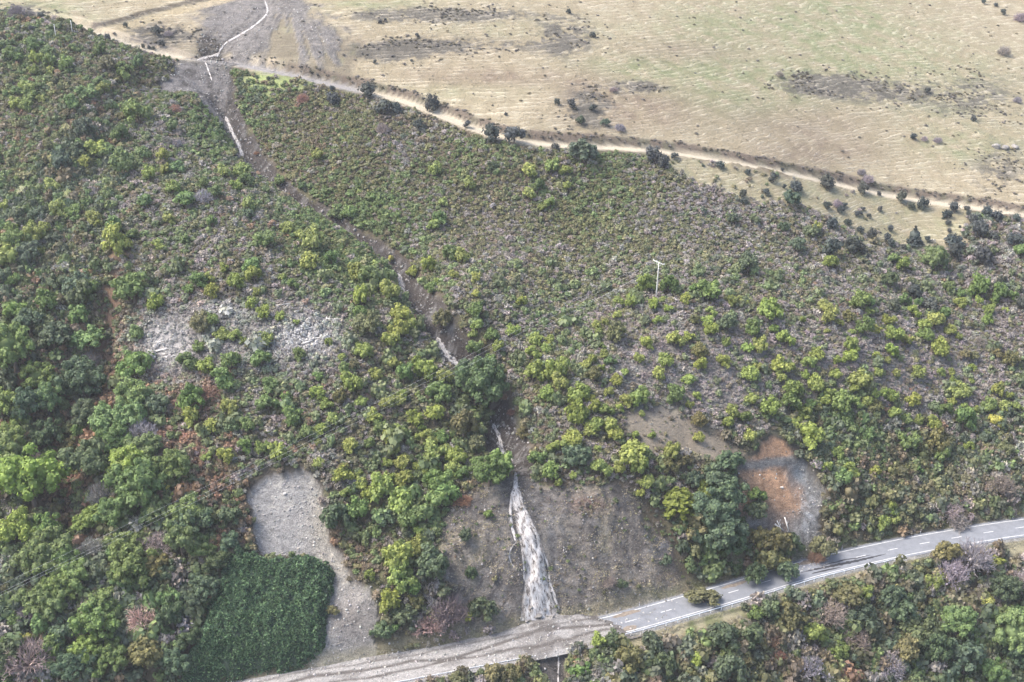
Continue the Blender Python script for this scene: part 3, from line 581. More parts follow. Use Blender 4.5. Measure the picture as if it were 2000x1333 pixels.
def twig_crown(name, seed, n, rad=.012, zc=.1, ln=1.0, droop=0, mat=None, leafn=0):
    """leafless or dead bush: many thin forking twigs"""
    r = np.random.default_rng(seed); Vs = []; Fs = []; k = 0
    def bar(a, b, w0, w1):
        nonlocal k
        ax = b - a; L = np.linalg.norm(ax) + 1e-9; ax = ax / L; t = np.cross(ax, [.3, .5, .8]); t /= np.linalg.norm(t); s = np.cross(ax, t)
        ring = [np.cos(q) * t + np.sin(q) * s for q in (0, 2.09, 4.19)]
        Vs.append(np.array([a + v * w0 for v in ring] + [b + v * w1 for v in ring])); Fs.append(np.array([[0, 1, 4], [0, 4, 3], [1, 2, 5], [1, 5, 4], [2, 0, 3], [2, 3, 5]]) + k); k += 6
    for _ in range(n):
        d = unit(1, r)[0]; d[2] = abs(d[2]) * .9 + .25; d /= np.linalg.norm(d); a = np.array([r.normal() * .12, r.normal() * .12, zc]); m = a + d * ln * r.uniform(.45, .7) * np.array([1, 1, .85]); bar(a, m, rad * 2.2, rad * 1.4)
        for _ in range(5):
            e = d + unit(1, r)[0] * .75; e[2] += .1 - droop; e /= np.linalg.norm(e); q = m + e * ln * r.uniform(.25, .5); bar(m, q, rad * 1.3, rad * .8)
            for _ in range(3):
                g = e + unit(1, r)[0] * .9; g /= np.linalg.norm(g); bar(q, q + g * ln * r.uniform(.1, .24), rad * .9, rad * .4)
    if leafn:
        c = unit(leafn, r); c[:, 2] = np.abs(c[:, 2]); c = c * r.uniform(.5, 1, (leafn, 1)) * [1, 1, .8] + [0, 0, zc + .1]; V, Fq = quads(c, unit(leafn, r), .05 * r.uniform(.6, 1.3, leafn), r); Vs.append(V); Fs.append(Fq + k)
    return mesh_np(name, np.vstack(Vs), np.vstack(Fs), mat or TWIG)
def conifer_crown(name, seed, tiers=9, per=22, leaf=.085, h=1.9, dome=False):
    r = np.random.default_rng(seed); C = []; N = []
    for i in range(tiers):
        t = i / (tiers - 1); rr = (1 - t ** 2) ** .5 * .98 + .05 if dome else (1 - t) * .95 + .07; z = .12 + t * h
        nb = max(5, int(per * rr) + 3)
        for b in range(nb):
            a = r.uniform(0, 6.28)
            for q in np.linspace(.3, 1, 7):
                for _ in range(2):
                    C.append([math.cos(a) * rr * q + r.normal() * .03, math.sin(a) * rr * q + r.normal() * .03, z - q * q * .1 + r.normal() * .025]); N.append([math.cos(a) * .35, math.sin(a) * .35, 1])
    C = np.array(C); N = np.array(N) + unit(len(C), r) * .45; N /= np.linalg.norm(N, axis=1)[:, None]; V, Fq = quads(C, N, leaf * r.uniform(.6, 1.3, len(C)), r)
    core = ICO_V * [.62, .62, h * .42] + [0, 0, .12 + h * .42]
    return mesh_np(name, np.vstack([V, core]), np.vstack([Fq, ICO_F + len(V)]), LEAF)
def palm_head(name, seed):
    """cabbage-tree head: tufts of narrow arching leaves on short forks"""
    r = np.random.default_rng(seed); Vs = []; Fs = []; k = 0
    for c in ([0, 0, 1.45], [.45, .1, 1.2], [-.4, .2, 1.15], [.05, -.45, 1.1]):
        for _ in range(34):
            d = unit(1, r)[0]; d[2] = d[2] * .8 + .25; d /= np.linalg.norm(d); sd_ = np.cross(d, [0, 0, 1]); sd_ = sd_ / (np.linalg.norm(sd_) + 1e-6) * .035; c0 = np.array(c); L = r.uniform(.4, .6)
            p1 = c0 + d * L * .55; p2 = c0 + d * L - np.array([0, 0, .16])
            Vs.append(np.array([c0 - sd_ * .6, c0 + sd_ * .6, p1 - sd_, p1 + sd_, p2])); Fs.append(np.array([[0, 1, 3], [0, 3, 2], [2, 3, 4]]) + k); k += 5
    return mesh_np(name, np.vstack(Vs), np.vstack(Fs), LEAF)
def trunk_mesh(name, seed, h=.85, r0=.07, limbs=4, mat=None):
    r = np.random.default_rng(seed); Vs = []; Fs = []; k = 0
    def tube(pts, rad, n=6):
        nonlocal k
        ring = []
        for i, p in enumerate(pts):
            for a in range(n): ring.append([p[0] + math.cos(a * 6.283 / n) * rad[i], p[1] + math.sin(a * 6.283 / n) * rad[i], p[2]])
        Vs.append(np.array(ring)); m = len(pts)
        for i in range(m - 1):
            for a in range(n):
                b = (a + 1) % n; Fs.append([[k + i * n + a, k + i * n + b, k + (i + 1) * n + b], [k + i * n + a, k + (i + 1) * n + b, k + (i + 1) * n + a]])
        k += m * n
    tube([(0, 0, -.35), (.01, .02, .1), (.04, 0, h * .6), (.02, .03, h)], [r0 * 1.35, r0, r0 * .75, r0 * .4])
    for i in range(limbs):
        a = i * 6.283 / limbs + r.uniform(-.4, .4); z = h * r.uniform(.3, .6); tube([(0, 0, z), (math.cos(a) * .25, math.sin(a) * .25, z + .2), (math.cos(a) * .5, math.sin(a) * .5, z + .42)], [r0 * .5, r0 * .38, r0 * .18], 5)
    return mesh_np(name, np.vstack(Vs), np.concatenate([np.array(f) for f in Fs]), mat or BARK, True)

CROWN = {}
CROWN['small'] = [lobes_crown('round_crown', 10 + i, 15, .36, 46, .085, (1, 1, (.78, .9, .7, .85, 1.0, .8)[i]), .72) for i in range(6)]
CROWN['mid'] = [lobes_crown('bushy_crown', 30 + i, 24, .3, 44, .068, (1, 1, (.75, .85, .7, .9, .8)[i]), .72) for i in range(5)]
CROWN['big'] = [lobes_crown('broad_crown', 50 + i, 52, .21, 62, .04, (1, 1, (.8, .72, .85, .78)[i]), .7, core=.8) for i in range(4)]
CROWN['dark'] = [lobes_crown('shrub_crown', 70 + i, 13, .36, 40, .085, (1, 1, (.95, 1.15, .85, 1.0)[i]), .7, spiky=.3) for i in range(4)]
CROWN['bare'] = [twig_crown('bare_crown', 90 + i, 52, .0135, ln=.98, leafn=160) for i in range(3)]
CROWN['conifer'] = [conifer_crown('conifer_crown', 95)]
CROWN['dome'] = [conifer_crown('layered_crown', 96, 9, 26, .1, 1.45, True)]
CROWN['palm'] = [palm_head('leaf_tufts', 97), palm_head('leaf_tufts', 98)]
TRUNKS = [trunk_mesh('trunk', 200 + i) for i in range(4)]; PALMT = trunk_mesh('trunk', 210, 1.35, .06, 3, GREYBARK)

# ------------------------------------------------------------------ trees traced one by one: tile origin, scale, then x,y,radius,kind
TREES = {
 (0,60,4.4425): "105,225,60g 165,255,45g 295,160,55g 430,205,60g 320,275,55l 425,300,60g 300,360,45l 445,360,30l 645,165,45g 880,185,55g 590,320,60g 945,320,75o 1085,340,60g 1215,310,55g 1080,420,65l 890,470,60g 910,530,55l 770,560,80g 205,495,40l 260,530,55l 340,490,40g 480,450,35o 150,545,50g 270,590,55g 365,600,40l 125,645,55l 240,668,50l 645,650,60g 1210,740,110g 1075,770,45o 580,735,40o 1500,860,45g 610,890,45y 1050,930,70g 835,1045,75l 930,1075,65g 740,1150,55l 1085,1200,90g 430,1010,50o 570,1000,35l 1250,1090,60g 1415,1100,50l 1440,1215,55l 1530,1200,60g 1310,1270,55l 1000,985,30y 250,1280,30y 750,880,80k 680,1080,70k 560,1180,80k 1440,950,40w 1540,990,40w 1520,690,55r 460,1140,45y",
 (0,330,4.4425): "215,215,48y 610,260,48y 455,175,60l 525,405,65l 660,380,60g 820,445,50l 860,500,40l 665,470,45g 690,570,45o 1000,540,75g 1010,670,115l 1150,580,50g 1500,185,60l 1610,290,75g 1275,300,75g 1465,455,50l 1380,690,50l 110,555,65l 60,500,55g 300,510,45l 345,600,85l 470,640,65k 260,760,100k 80,830,90l 30,650,60l 380,730,40l 60,960,80k 120,990,70g 630,1000,45l 780,1075,90g 700,1160,110k 520,1010,70k 1165,1080,130g 440,1180,100g 1030,1000,40o 150,1290,100g 700,1290,100g 1350,1200,60l 1430,910,40o 1640,1060,50g 1600,620,45g 430,790,45o 500,870,55w 770,680,50w 250,1040,60p 90,1235,40p 60,350,45l 10,180,40g 330,420,70k 170,450,70k",
 (0,600,4.4425): "90,270,110k 400,180,80k 480,280,130k 780,310,120g 1190,250,60g 150,470,170G 350,660,130G 70,700,110k 660,460,45l 780,470,85w 770,700,190K 1180,580,120g 420,860,110G 270,930,130K 770,940,130K 40,900,110k 200,1010,80g 430,1150,120K 90,1180,110G 1200,830,150G 1340,880,90k 960,1030,120G 1150,1000,130G 1250,1090,110w 1000,1180,110G 1680,850,110g 1650,990,75l 1270,1260,130G 1640,510,90g 600,1230,60o 710,1080,60g",
 (0,870,4.4425): "300,390,265L 300,120,85p 60,140,140G 150,760,160L 410,770,130G 440,960,170G 820,200,170K 1150,240,150L 1300,80,130G 1090,80,65w 1410,120,45w 1530,220,120G 1240,440,190G 900,420,120w 800,660,130L 1000,640,120G 1440,390,32Y 1520,450,32Y 1650,600,130G 1400,620,110G 1270,730,40Y 1390,830,110w 1590,870,150G 1700,690,130K 1100,890,110G 1150,1080,160G 1000,950,60g 920,1050,50o 1060,1020,40Y 820,880,90w 300,1060,140G 600,1060,110G 700,1050,55l 650,1170,120G 1380,1090,110o 440,1240,60l 850,1120,90k 230,430,38Y",
 (0,1060,4.8825): "380,600,140G 240,680,105w 140,740,70g 540,640,110G 870,590,110w 950,800,190G 850,1020,120L 1080,1080,130G 1375,740,135P 1390,1050,150o 230,920,50Y 520,980,90g 300,1100,190W 660,900,100k 750,1180,130K 960,1260,60g 440,1290,70l 1680,560,60o 1650,760,120K 50,700,90k 60,900,80w 380,820,90g 1130,660,70g 1380,420,90k 1850,600,110K 60,1180,90W 350,1280,55p",
 (380,330,4.4425): "260,50,65l 410,40,60l 100,140,50g 360,170,45l 455,120,55g 80,250,70w 200,230,60g 470,340,55l 470,400,50k 160,480,50g 740,110,60g 940,160,50g 800,520,60l 890,570,45l 615,630,75g 1040,655,90l 1190,800,60g 1000,830,70l 500,860,80g 520,940,70l 260,880,40l 350,1010,70l 340,940,30l 130,960,45l 40,1000,60g 150,1080,60l 770,950,40l 855,1015,55g 1140,1050,35y 1420,920,80l 1530,990,80g 1450,1140,80l 1440,1270,55g 1680,1090,80l 1550,830,35Y 1710,780,35Y 500,1180,50l 600,1280,60l 750,1290,45l 540,1090,30l 1430,215,25Y 1340,380,80g 1210,390,70g",
 (380,600,4.4425): "60,180,90o 150,140,70g 245,260,60l 345,270,55l 415,300,35l 610,310,75l 470,350,30o 40,370,55g 590,480,80g 320,510,90g 110,540,75l 240,650,90g 905,440,50g 880,140,30l 1460,410,70l 1280,440,35l 1520,180,110o 1730,310,70l 1750,220,60o 1580,600,45l 1395,530,40o 1290,550,45g 1070,610,40g 670,700,65g 650,860,90g 800,820,45g 1380,700,95l 1085,770,60l 1145,860,50l 1265,810,60o 1450,850,50l 860,990,80g 1195,980,60l 1550,970,60l 1660,870,60l 1750,820,50l 1610,1060,45g 980,1110,65g 1100,1080,45l 330,1050,65k 470,1050,65g 145,1050,60l 310,910,65l 440,1220,65g 590,1250,70l 730,1290,75l 280,1310,60l 100,1310,45l 1680,1160,55l 1740,1080,50l 1350,1200,65l 1520,1210,50l 1745,1250,40l 1080,1180,35l 130,730,75r 30,840,100g 1740,520,60l 1170,320,30l",
 (580,860,3.3325): "140,155,40l 590,20,38l 360,45,50l 480,40,40g 650,70,30l 585,160,38l 685,150,55l 885,110,65l 1040,130,58L 960,70,40l 860,10,50l 305,190,40o 300,250,55l 415,290,40l 410,220,25l 630,265,40l 715,270,50l 320,355,35l 540,360,70l 480,380,50l 680,430,75l 400,480,70g 260,520,90k 600,520,60k 720,550,60g 840,520,70g 900,280,80g 970,370,70g 1080,390,50r 1250,230,110g 800,600,40l 780,720,60l 660,790,80l 860,840,90k 690,900,90l 480,890,35l 600,1070,60l 780,1080,50o 560,1250,75k 640,1230,40g 700,1150,70k 980,1120,105V 870,1190,85V 1120,1160,30l 1220,1120,80k 1140,880,45k 1100,630,40k 1250,490,25g 230,1110,40o 730,950,60g 830,205,30l 905,200,25l 770,190,30l",
 (680,480,4.4425): "80,240,80g 200,310,90g 330,420,75l 440,610,70l 540,690,60l 440,760,80l 190,690,110o 545,240,70l 700,205,60l 890,100,65g 995,125,60l 910,265,45l 770,310,55l 720,370,70g 1120,305,40l 1100,430,32Y 1505,505,45l 1105,585,75g 1130,700,70l 1420,775,55l 1250,780,90g 1080,760,60l 1110,890,100g 1300,890,60l 820,640,110o 1220,990,80g 1730,870,40l 1620,820,60l 140,945,65o 420,1040,50l 590,1025,45l 240,1135,45l 480,1150,70g 60,1070,40o 70,1250,90g 700,1120,85l 830,1170,70l 800,1270,90g 470,1310,50l 600,1290,30l 1600,1130,90l 1310,1110,80o 1060,1180,130k 1600,960,60l",
 (760,720,4.4425): "85,285,55l 470,285,70g 395,420,100l 215,450,60l 80,555,65l 285,525,35l 250,600,40l 360,610,55l 445,610,55g 60,710,40l 585,790,75L 380,760,80g 110,820,65l 480,720,50g 230,880,38l 310,880,38l 405,880,35l 130,985,80l 560,900,60l 640,930,60g 950,870,100g 820,880,80k 480,1010,90g 650,1130,60r 100,1220,90l 60,1150,70g 430,1150,90g 750,250,170K 840,400,60k 640,540,100o 750,680,70o 1470,50,90l 1480,150,80l 1365,240,75L 1250,110,70g 1640,230,90l 1620,430,90l 1590,610,80l 1740,540,60l 1430,690,60l 1540,690,60l 1610,780,110k 1290,800,70g 1400,900,80g 1480,1010,45l 1160,560,60o 1000,240,45r 1060,370,45r",
 (1060,540,4.4425): "910,85,60l 850,110,45l 1090,100,80g 1430,155,90g 1300,130,45g 645,225,45l 770,245,60l 970,250,50l 1035,215,28l 1090,290,38l 1235,210,50l 650,355,38l 1010,385,42l 455,430,50l 490,495,40l 545,410,28l 650,530,80o 895,605,50l 1150,570,80l 1270,540,50l 1460,320,48l 1435,410,48l 1460,490,60l 1600,430,80k 1310,395,38o 1580,585,40l 1345,670,60o 840,735,45l 1080,760,60l 1370,795,55l 1560,760,50l 430,730,45l 520,620,30l 535,690,40l 365,780,50l 590,750,50g 500,810,35l 440,890,65o 705,845,38l 650,920,50l 990,860,60l 1265,910,60l 570,1020,45l 835,1050,75g 715,1095,52l 1165,1070,75g 1335,1050,33l 1275,1130,40l 135,850,80L 160,960,80l 40,1050,75L 330,1010,70l 255,1075,45l 420,1080,42l 450,1165,55l 555,1180,60l 665,1165,30l 290,1240,95l 440,1290,80l 590,1310,70l 860,1205,25l 1350,1270,60o 1640,1200,60l 1610,1290,60l 1740,1240,60g 1640,235,40l 1710,220,45l 1760,240,30l 30,640,40l 50,560,45l",
 (1100,780,4.4425): "450,320,75l 410,240,50l 75,345,75l 610,490,105l 930,480,75l 770,325,35l 630,320,30l 660,610,80l 700,740,70l 660,820,40l 330,610,90l 490,610,55l 300,440,30l 85,685,30l 940,600,60o 1030,560,70o 1015,890,105C 1220,840,80l 1170,350,45l 1620,350,45l 1410,570,110k 1120,700,80k 1300,680,100k 1400,890,130K 1200,1000,150K 1420,1010,110k 1150,1130,110o 1330,1180,170K 1450,1270,110K 1690,850,90g 1650,980,90k 1700,1220,90o",
 (1400,540,4.4425): "450,330,90L 490,465,45L 300,470,75g 600,580,65l 260,640,45L 380,630,70l 275,860,80l 350,790,38l 730,385,38l 920,280,70l 990,370,75l 1060,410,40l 1150,370,50o 1230,240,80g 1320,240,50g 1315,325,40l 955,485,30l 1170,490,32l 870,700,60L 790,760,65l 540,800,75l 630,810,50l 560,890,55l 760,880,40l 850,965,75l 1020,870,45l 1055,745,38l 1160,620,65L 1165,720,70l 1280,460,75g 1375,475,50l 1480,395,55l 1395,710,45l 1500,670,50L 1475,745,35l 1530,525,75l 1640,565,50l 1390,850,40l 1550,850,40l 1740,855,55l 1225,930,75l 1190,990,50l 650,1010,90l 620,1110,80g 295,1095,48l 440,1170,75l 740,1220,75L 660,1300,50l 800,1120,45g 970,1020,50l 1070,1120,90g 950,1110,60l 1360,1030,50l 1440,1030,45l 1510,1070,50l 1310,1110,60l 1380,1140,60o 1690,1095,55l 1530,1200,55l 1620,1240,55g 1730,1270,55l 1200,1120,50l 680,340,40w 1530,270,55D 1720,170,55D 1630,240,60g 1480,60,60D 1700,320,55l",
 (1640,540,4.4444): "775,260,75D 680,240,40g 890,335,55g 815,400,75l 720,440,50L 720,520,65g 955,485,48l 1030,540,30l 1200,130,85g 940,110,45g 1050,160,40g 1370,170,70g 1490,180,50g 1025,250,45l 1085,230,25l 1205,230,38l 1335,230,33l 1295,300,45l 1280,395,50L 1430,300,30l 1125,425,30o 850,650,80l 1080,690,45o 1160,700,48o 1460,730,58o 1360,680,45o 1145,800,35L 970,840,35l 975,910,30l 880,855,35l 1140,920,25l 1360,1000,55l 1465,1045,33l 1050,1040,80l 1090,1140,40l 965,1095,35l 1175,1180,45l 1290,1140,60g 1420,1150,55l 1530,1140,50l 1065,1270,90g 1340,1270,60Y 810,1300,60l 900,1170,55g 1580,260,60D 1220,560,50w",
 (1560,780,4.0386): "550,280,60g 220,545,45l 290,450,50l 400,590,60l 600,590,45l 850,370,80g 930,560,45g 1125,460,55g 1340,375,35L 1630,410,50o 1090,340,80o 720,900,35L 730,860,40l 340,660,60g 70,330,90l 660,990,50l 750,960,45l 1180,850,80w 1600,680,95w 1250,960,80w",
 (1400,280,3.3333): "15,150,25D 200,190,18D 365,245,25D 425,178,12D 440,290,12D 510,290,35D 320,325,22D 170,340,22D 175,385,22D 470,375,50k 710,265,42D 955,300,35D 940,190,25w 980,240,35w 1055,335,12D 1195,355,32D 1265,420,22D 1335,405,28D 720,415,28D 780,400,30w 830,405,20D 805,440,20D 920,460,24D 950,430,15D 1060,435,15D 990,480,14D 755,540,35D 850,525,24D 930,570,20D 1005,600,26D 1130,565,20D 1105,630,22D 1125,660,20D 1285,625,42N 1370,635,18D 1215,685,15D 1015,650,10D 1505,525,17D 1580,545,8D 1510,575,12D 1545,440,30D 1500,470,30D 1625,430,20D 1635,465,15D 1760,465,35D 1660,520,30D 1830,490,30D 1700,590,50D 1950,500,30D 610,600,45k 645,570,30l 890,690,50D 950,715,30D 740,725,55D 740,800,45l 1215,800,50l 1145,760,45g 1420,780,75g 1115,900,55k 1550,745,45D 1740,760,60D 1530,660,50D 1800,620,35D 1930,640,45D 1980,710,45g 510,670,50k 200,820,60k 240,500,35k 100,500,40k 430,560,30k 1850,890,30D",
 (650,0,2.854): "190,520,40D 280,620,40D 350,620,30D 555,600,35D 750,700,20D 880,770,40D 1010,770,50D 1240,820,20D 1400,860,70k 1790,890,40D 1840,915,30D 1905,870,22D 575,955,35l 760,1045,32l 1090,965,42l 1215,945,45l 1295,965,35l 1090,1090,35l 1150,1050,35g 1310,1050,30l 1210,1140,28l 1165,1165,20L 610,1140,25l 570,1265,35l 600,1230,40g 490,720,28D 280,720,32w 890,940,30k 265,125,10D 295,115,8D 470,205,10D 235,350,10D 440,340,8D 965,640,8D 1315,70,12D 1565,500,22w 1250,580,14D 1330,590,22D 1450,610,18D 1380,680,26k 1520,690,22k 1600,710,28w 1450,200,16D",
 (0,0,2.854): "700,148,11D 870,180,24D 940,190,20w 560,210,14D 600,215,16D 175,165,16D 230,95,18D 100,70,40w 180,80,25w 900,250,16D 800,265,10D 830,268,8D 855,272,10D 1690,550,30r 1430,850,20r 1770,880,30l 1860,570,35D 1850,500,16D",
 (1300,0,2.854): "630,415,22w 1885,285,34w 1380,770,16D 1440,775,18w 1515,780,22w 1715,665,14D 1460,510,16D 1650,490,..".replace(' 1650,490,..', '') + " 1980,100,30w 1880,75,14D 1770,15,12D 1840,30,10D 1960,560,20w",
 (1300,866,2.854): "500,965,40g 210,830,90X 600,590,75o 700,600,70k 560,690,70o 880,600,60o 840,630,45r 1700,640,100W 1580,730,80W 1840,670,45l 1500,790,45l 1090,830,50l 1560,620,70o 1780,880,45Y 1900,1100,100G 1960,1000,60G 830,1070,55l 960,1160,50g 180,1220,40l 600,1080,45r 620,1180,40r 330,1100,80k 470,1100,70k 1100,1000,70k 1300,960,80k 1000,860,70o 1250,870,70k 1400,1080,80k 1250,1230,70W 800,1250,70W 1050,1080,60w 1620,1000,80G 1880,800,80K 1960,760,60w 1500,1180,80K 1330,1170,70o 1660,1230,90k 1950,1200,80K 350,1270,80k 1800,1290,70G 700,1000,70o 560,950,60k 900,950,70w",
 (0,0,1.0): "370,1255,26K 425,1100,23K 352,1305,26K 452,1062,20K 400,1150,24K 395,1075,22G 330,1180,22G 20,1290,30k 240,1130,24G 200,1180,24G 120,1160,26G 30,1060,24G 330,1130,22K 450,1010,20k 300,880,22k 20,800,26G 15,750,24K 90,790,24K 60,640,22K 160,560,22k 30,480,20G 1480,1130,20k 1520,1100,22o 1540,1120,18k 1300,1100,12k 1215,1145,10k 1190,1135,12w",
 (650,866,2.854): "1375,1265,55g 1480,1120,35l 700,1320,45o 900,1290,60o 1000,1290,50o 1560,1110,50k 1640,1220,70o 1780,1130,60k 1850,1250,70k 1500,1230,55w",
}
PAL = dict(l=(.27, .32, .08), L=(.26, .335, .075), g=(.165, .24, .075), G=(.18, .255, .085), k=(.12, .16, .085), K=(.11, .16, .08), o=(.185, .18, .08), D=(.085, .10, .08), y=(.46, .48, .24), Y=(.44, .46, .12),
 w=(.31, .275, .265), W=(.34, .285, .29), V=(.27, .20, .215), r=(.34, .19, .13), p=(.50, .335, .285), P=(.60, .42, .37), N=(.07, .085, .07), C=(.19, .25, .04), X=(.19, .18, .105))
KIND = {  # kind: crown sets, name, words, category
 'l': ('small', 'broadleaf_shrub', 'lime green shrub', 'shrub'), 'L': ('mid', 'yellow_green_tree', 'bright yellow-green tree', 'tree'), 'g': ('small', 'broadleaf_tree', 'mid green tree', 'tree'), 'G': ('big', 'bush_tree', 'large green bush tree', 'tree'),
 'k': ('mid', 'evergreen_tree', 'dark green shrubby tree', 'tree'), 'K': ('big', 'evergreen_tree', 'large dark green tree', 'tree'), 'o': ('mid', 'olive_shrub', 'olive brown shrub', 'shrub'), 'D': ('dark', 'dark_shrub', 'blackish green shrub', 'shrub'),
 'y': ('palm', 'cabbage_tree', 'pale tufted cabbage tree', 'tree'), 'Y': ('small', 'yellow_shrub', 'pale yellow leafy shrub', 'shrub'), 'w': ('bare', 'bare_shrub', 'grey leafless shrub', 'shrub'), 'W': ('bare', 'bare_shrub', 'purplish grey bare shrub', 'shrub'),
 'V': ('bare', 'bare_shrub', 'purple-brown bare shrub', 'shrub'), 'r': ('bare', 'dead_shrub', 'rusty red dead shrub', 'shrub'), 'p': ('bare', 'dead_shrub', 'pinkish dead shrub', 'shrub'), 'P': ('bare', 'dead_tree', 'tall pink-brown dead tree', 'tree'),
 'N': ('conifer', 'conifer_tree', 'dark pointed conifer', 'tree'), 'C': ('dome', 'conifer_tree', 'layered bright green domed conifer', 'tree'), 'X': ('mid', 'fallen_bush', 'uprooted brown-green bush', 'bush')}
ZONES = [  # place phrase, pixel polygon
 ('on the dry paddock above the farm track', P_PADDOCK),
 ('on the pale clearing under the farm track', [(1250,290),(2100,440),(2100,500),(1890,500),(1700,500),(1600,440),(1440,420),(1290,345)]),
 ('along the lower edge of the farm track', [(440,120),(700,170),(1000,262),(1300,285),(1300,345),(1000,320),(700,240),(440,170)]),
 ('on the spur crest below the farm track end', [(-100,60),(350,110),(400,200),(330,215),(-100,215)]),
 ('on the upper spur beside the dark side gully', [(-100,215),(330,215),(450,290),(300,400),(-100,400)]),
 ('in the bush beside the gravel slip and thicket', [(-100,900),(150,880),(330,860),(480,930),(490,1050),(400,1180),(400,1400),(-100,1400)]),
 ('around the red fern gully', [(-100,400),(230,470),(270,560),(280,700),(330,800),(330,870),(150,880),(-100,900)]),
 ('among the pale fallen logs', [(270,560),(480,540),(690,570),(690,720),(560,760),(280,720)]),
 ('between the side gully and the straight gully', [(230,470),(300,400),(450,290),(560,390),(760,520),(690,570),(480,540),(270,560)]),
 ('under the power lines above the gravel slip', [(280,720),(560,760),(780,760),(780,880),(600,930),(480,930),(330,870)]),
 ('between the gravel slip and the waterfall cliff', [(600,900),(780,860),(960,860),(1000,930),(870,1030),(860,1240),(740,1270),(720,1150),(640,1020)]),
 ('on the spur side of the middle gully', [(690,520),(770,520),(850,660),(960,830),(960,870),(780,860),(780,760),(700,700)]),
 ('on the far bank of the stream gully', [(480,300),(900,330),(950,560),(880,640),(770,520)]),
 ('on the olive slope between gully and farm track', [(500,200),(900,300),(1300,345),(1500,420),(1500,560),(950,570),(900,330)]),
 ('near the power pole on the slope break', [(950,540),(1400,540),(1440,640),(1350,650),(1180,650),(1000,620)]),
 ('between the gully and the grey scrub', [(850,600),(1000,620),(1180,650),(1180,850),(1130,950),(1000,900),(900,720)]),
 ('on the grey scrub slope below the power pole', [(1180,640),(1440,640),(1480,760),(1440,870),(1180,850)]),
 ('in the hollow above the waterfall cliff rim', [(1050,850),(1250,860),(1290,960),(1100,960),(1010,910)]),
 ('in the green strip above the orange slip', [(1440,640),(1560,660),(1640,900),(1600,960),(1480,860)]),
 ('between the cliff and the orange slip', [(1240,850),(1480,850),(1520,1020),(1600,1060),(1560,1150),(1300,1190),(1280,1000)]),
 ('on the purple-grey slope beyond the green strip', [(1440,560),(2100,560),(2100,800),(1800,800),(1620,740),(1560,660)]),
 ('on the bank above the sealed road bend', [(1600,780),(2100,780),(2100,1020),(1640,1090),(1620,960)]),
 ('on the shady slope beside the pale clearing', [(1440,380),(1700,480),(2100,480),(2100,570),(1440,570)]),
 ('in the thick bush below the guard rail', [(1150,1250),(1500,1180),(1740,1100),(2100,1060),(2100,1400),(1100,1400)]),
 ('below the gravel covered road', [(700,1290),(1100,1260),(1150,1400),(700,1400)]),
 ('on the bare cliff face beside the waterfall', P_CLIFF), ('on the hillside scrub', [(-500,-500),(2600,-500),(2600,2000),(-500,2000)])]
def zone_of(x, y):
    for ph_, pl in ZONES:
        if inpoly(pl, np.array([x]), np.array([y]))[0]: return ph_
tl = []
for (x0, y0, sc), txt in TREES.items():
    for e in txt.split():
        a, b, c = e.split(','); r_ = float(c[:-1]) / sc; tl.append((x0 + float(a) / sc, y0 + float(b) / sc, r_, c[-1]))
uniq = []
for t in sorted(tl, key=lambda q: (q[3] != 'P', -q[2])):
    if t[3] != 'P' and (t[0] - 281.6) ** 2 + (t[1] - 1225) ** 2 < 30 ** 2: continue
    if all((t[0] - q[0]) ** 2 + (t[1] - q[1]) ** 2 > (.55 * max(q[2], 6)) ** 2 or (t[3] != q[3] and t[2] < .4 * q[2]) for q in uniq): uniq.append(t)
_tx = np.array([t[0] for t in uniq]); _ty = np.array([t[1] for t in uniq]); _tr = np.array([t[2] for t in uniq])
TB = cast(_tx, _ty + _tr * .62, H); TSC = FPX / project(TB)[2]
_q = np.random.default_rng(77); rr_b = _q.uniform(.82, 1.2, len(uniq)); zs_l = _q.uniform(.86, 1.22, len(uniq))
TREE_XY = []; TGU = interp2(GX, GY, gul, TB[:, 0], TB[:, 1])
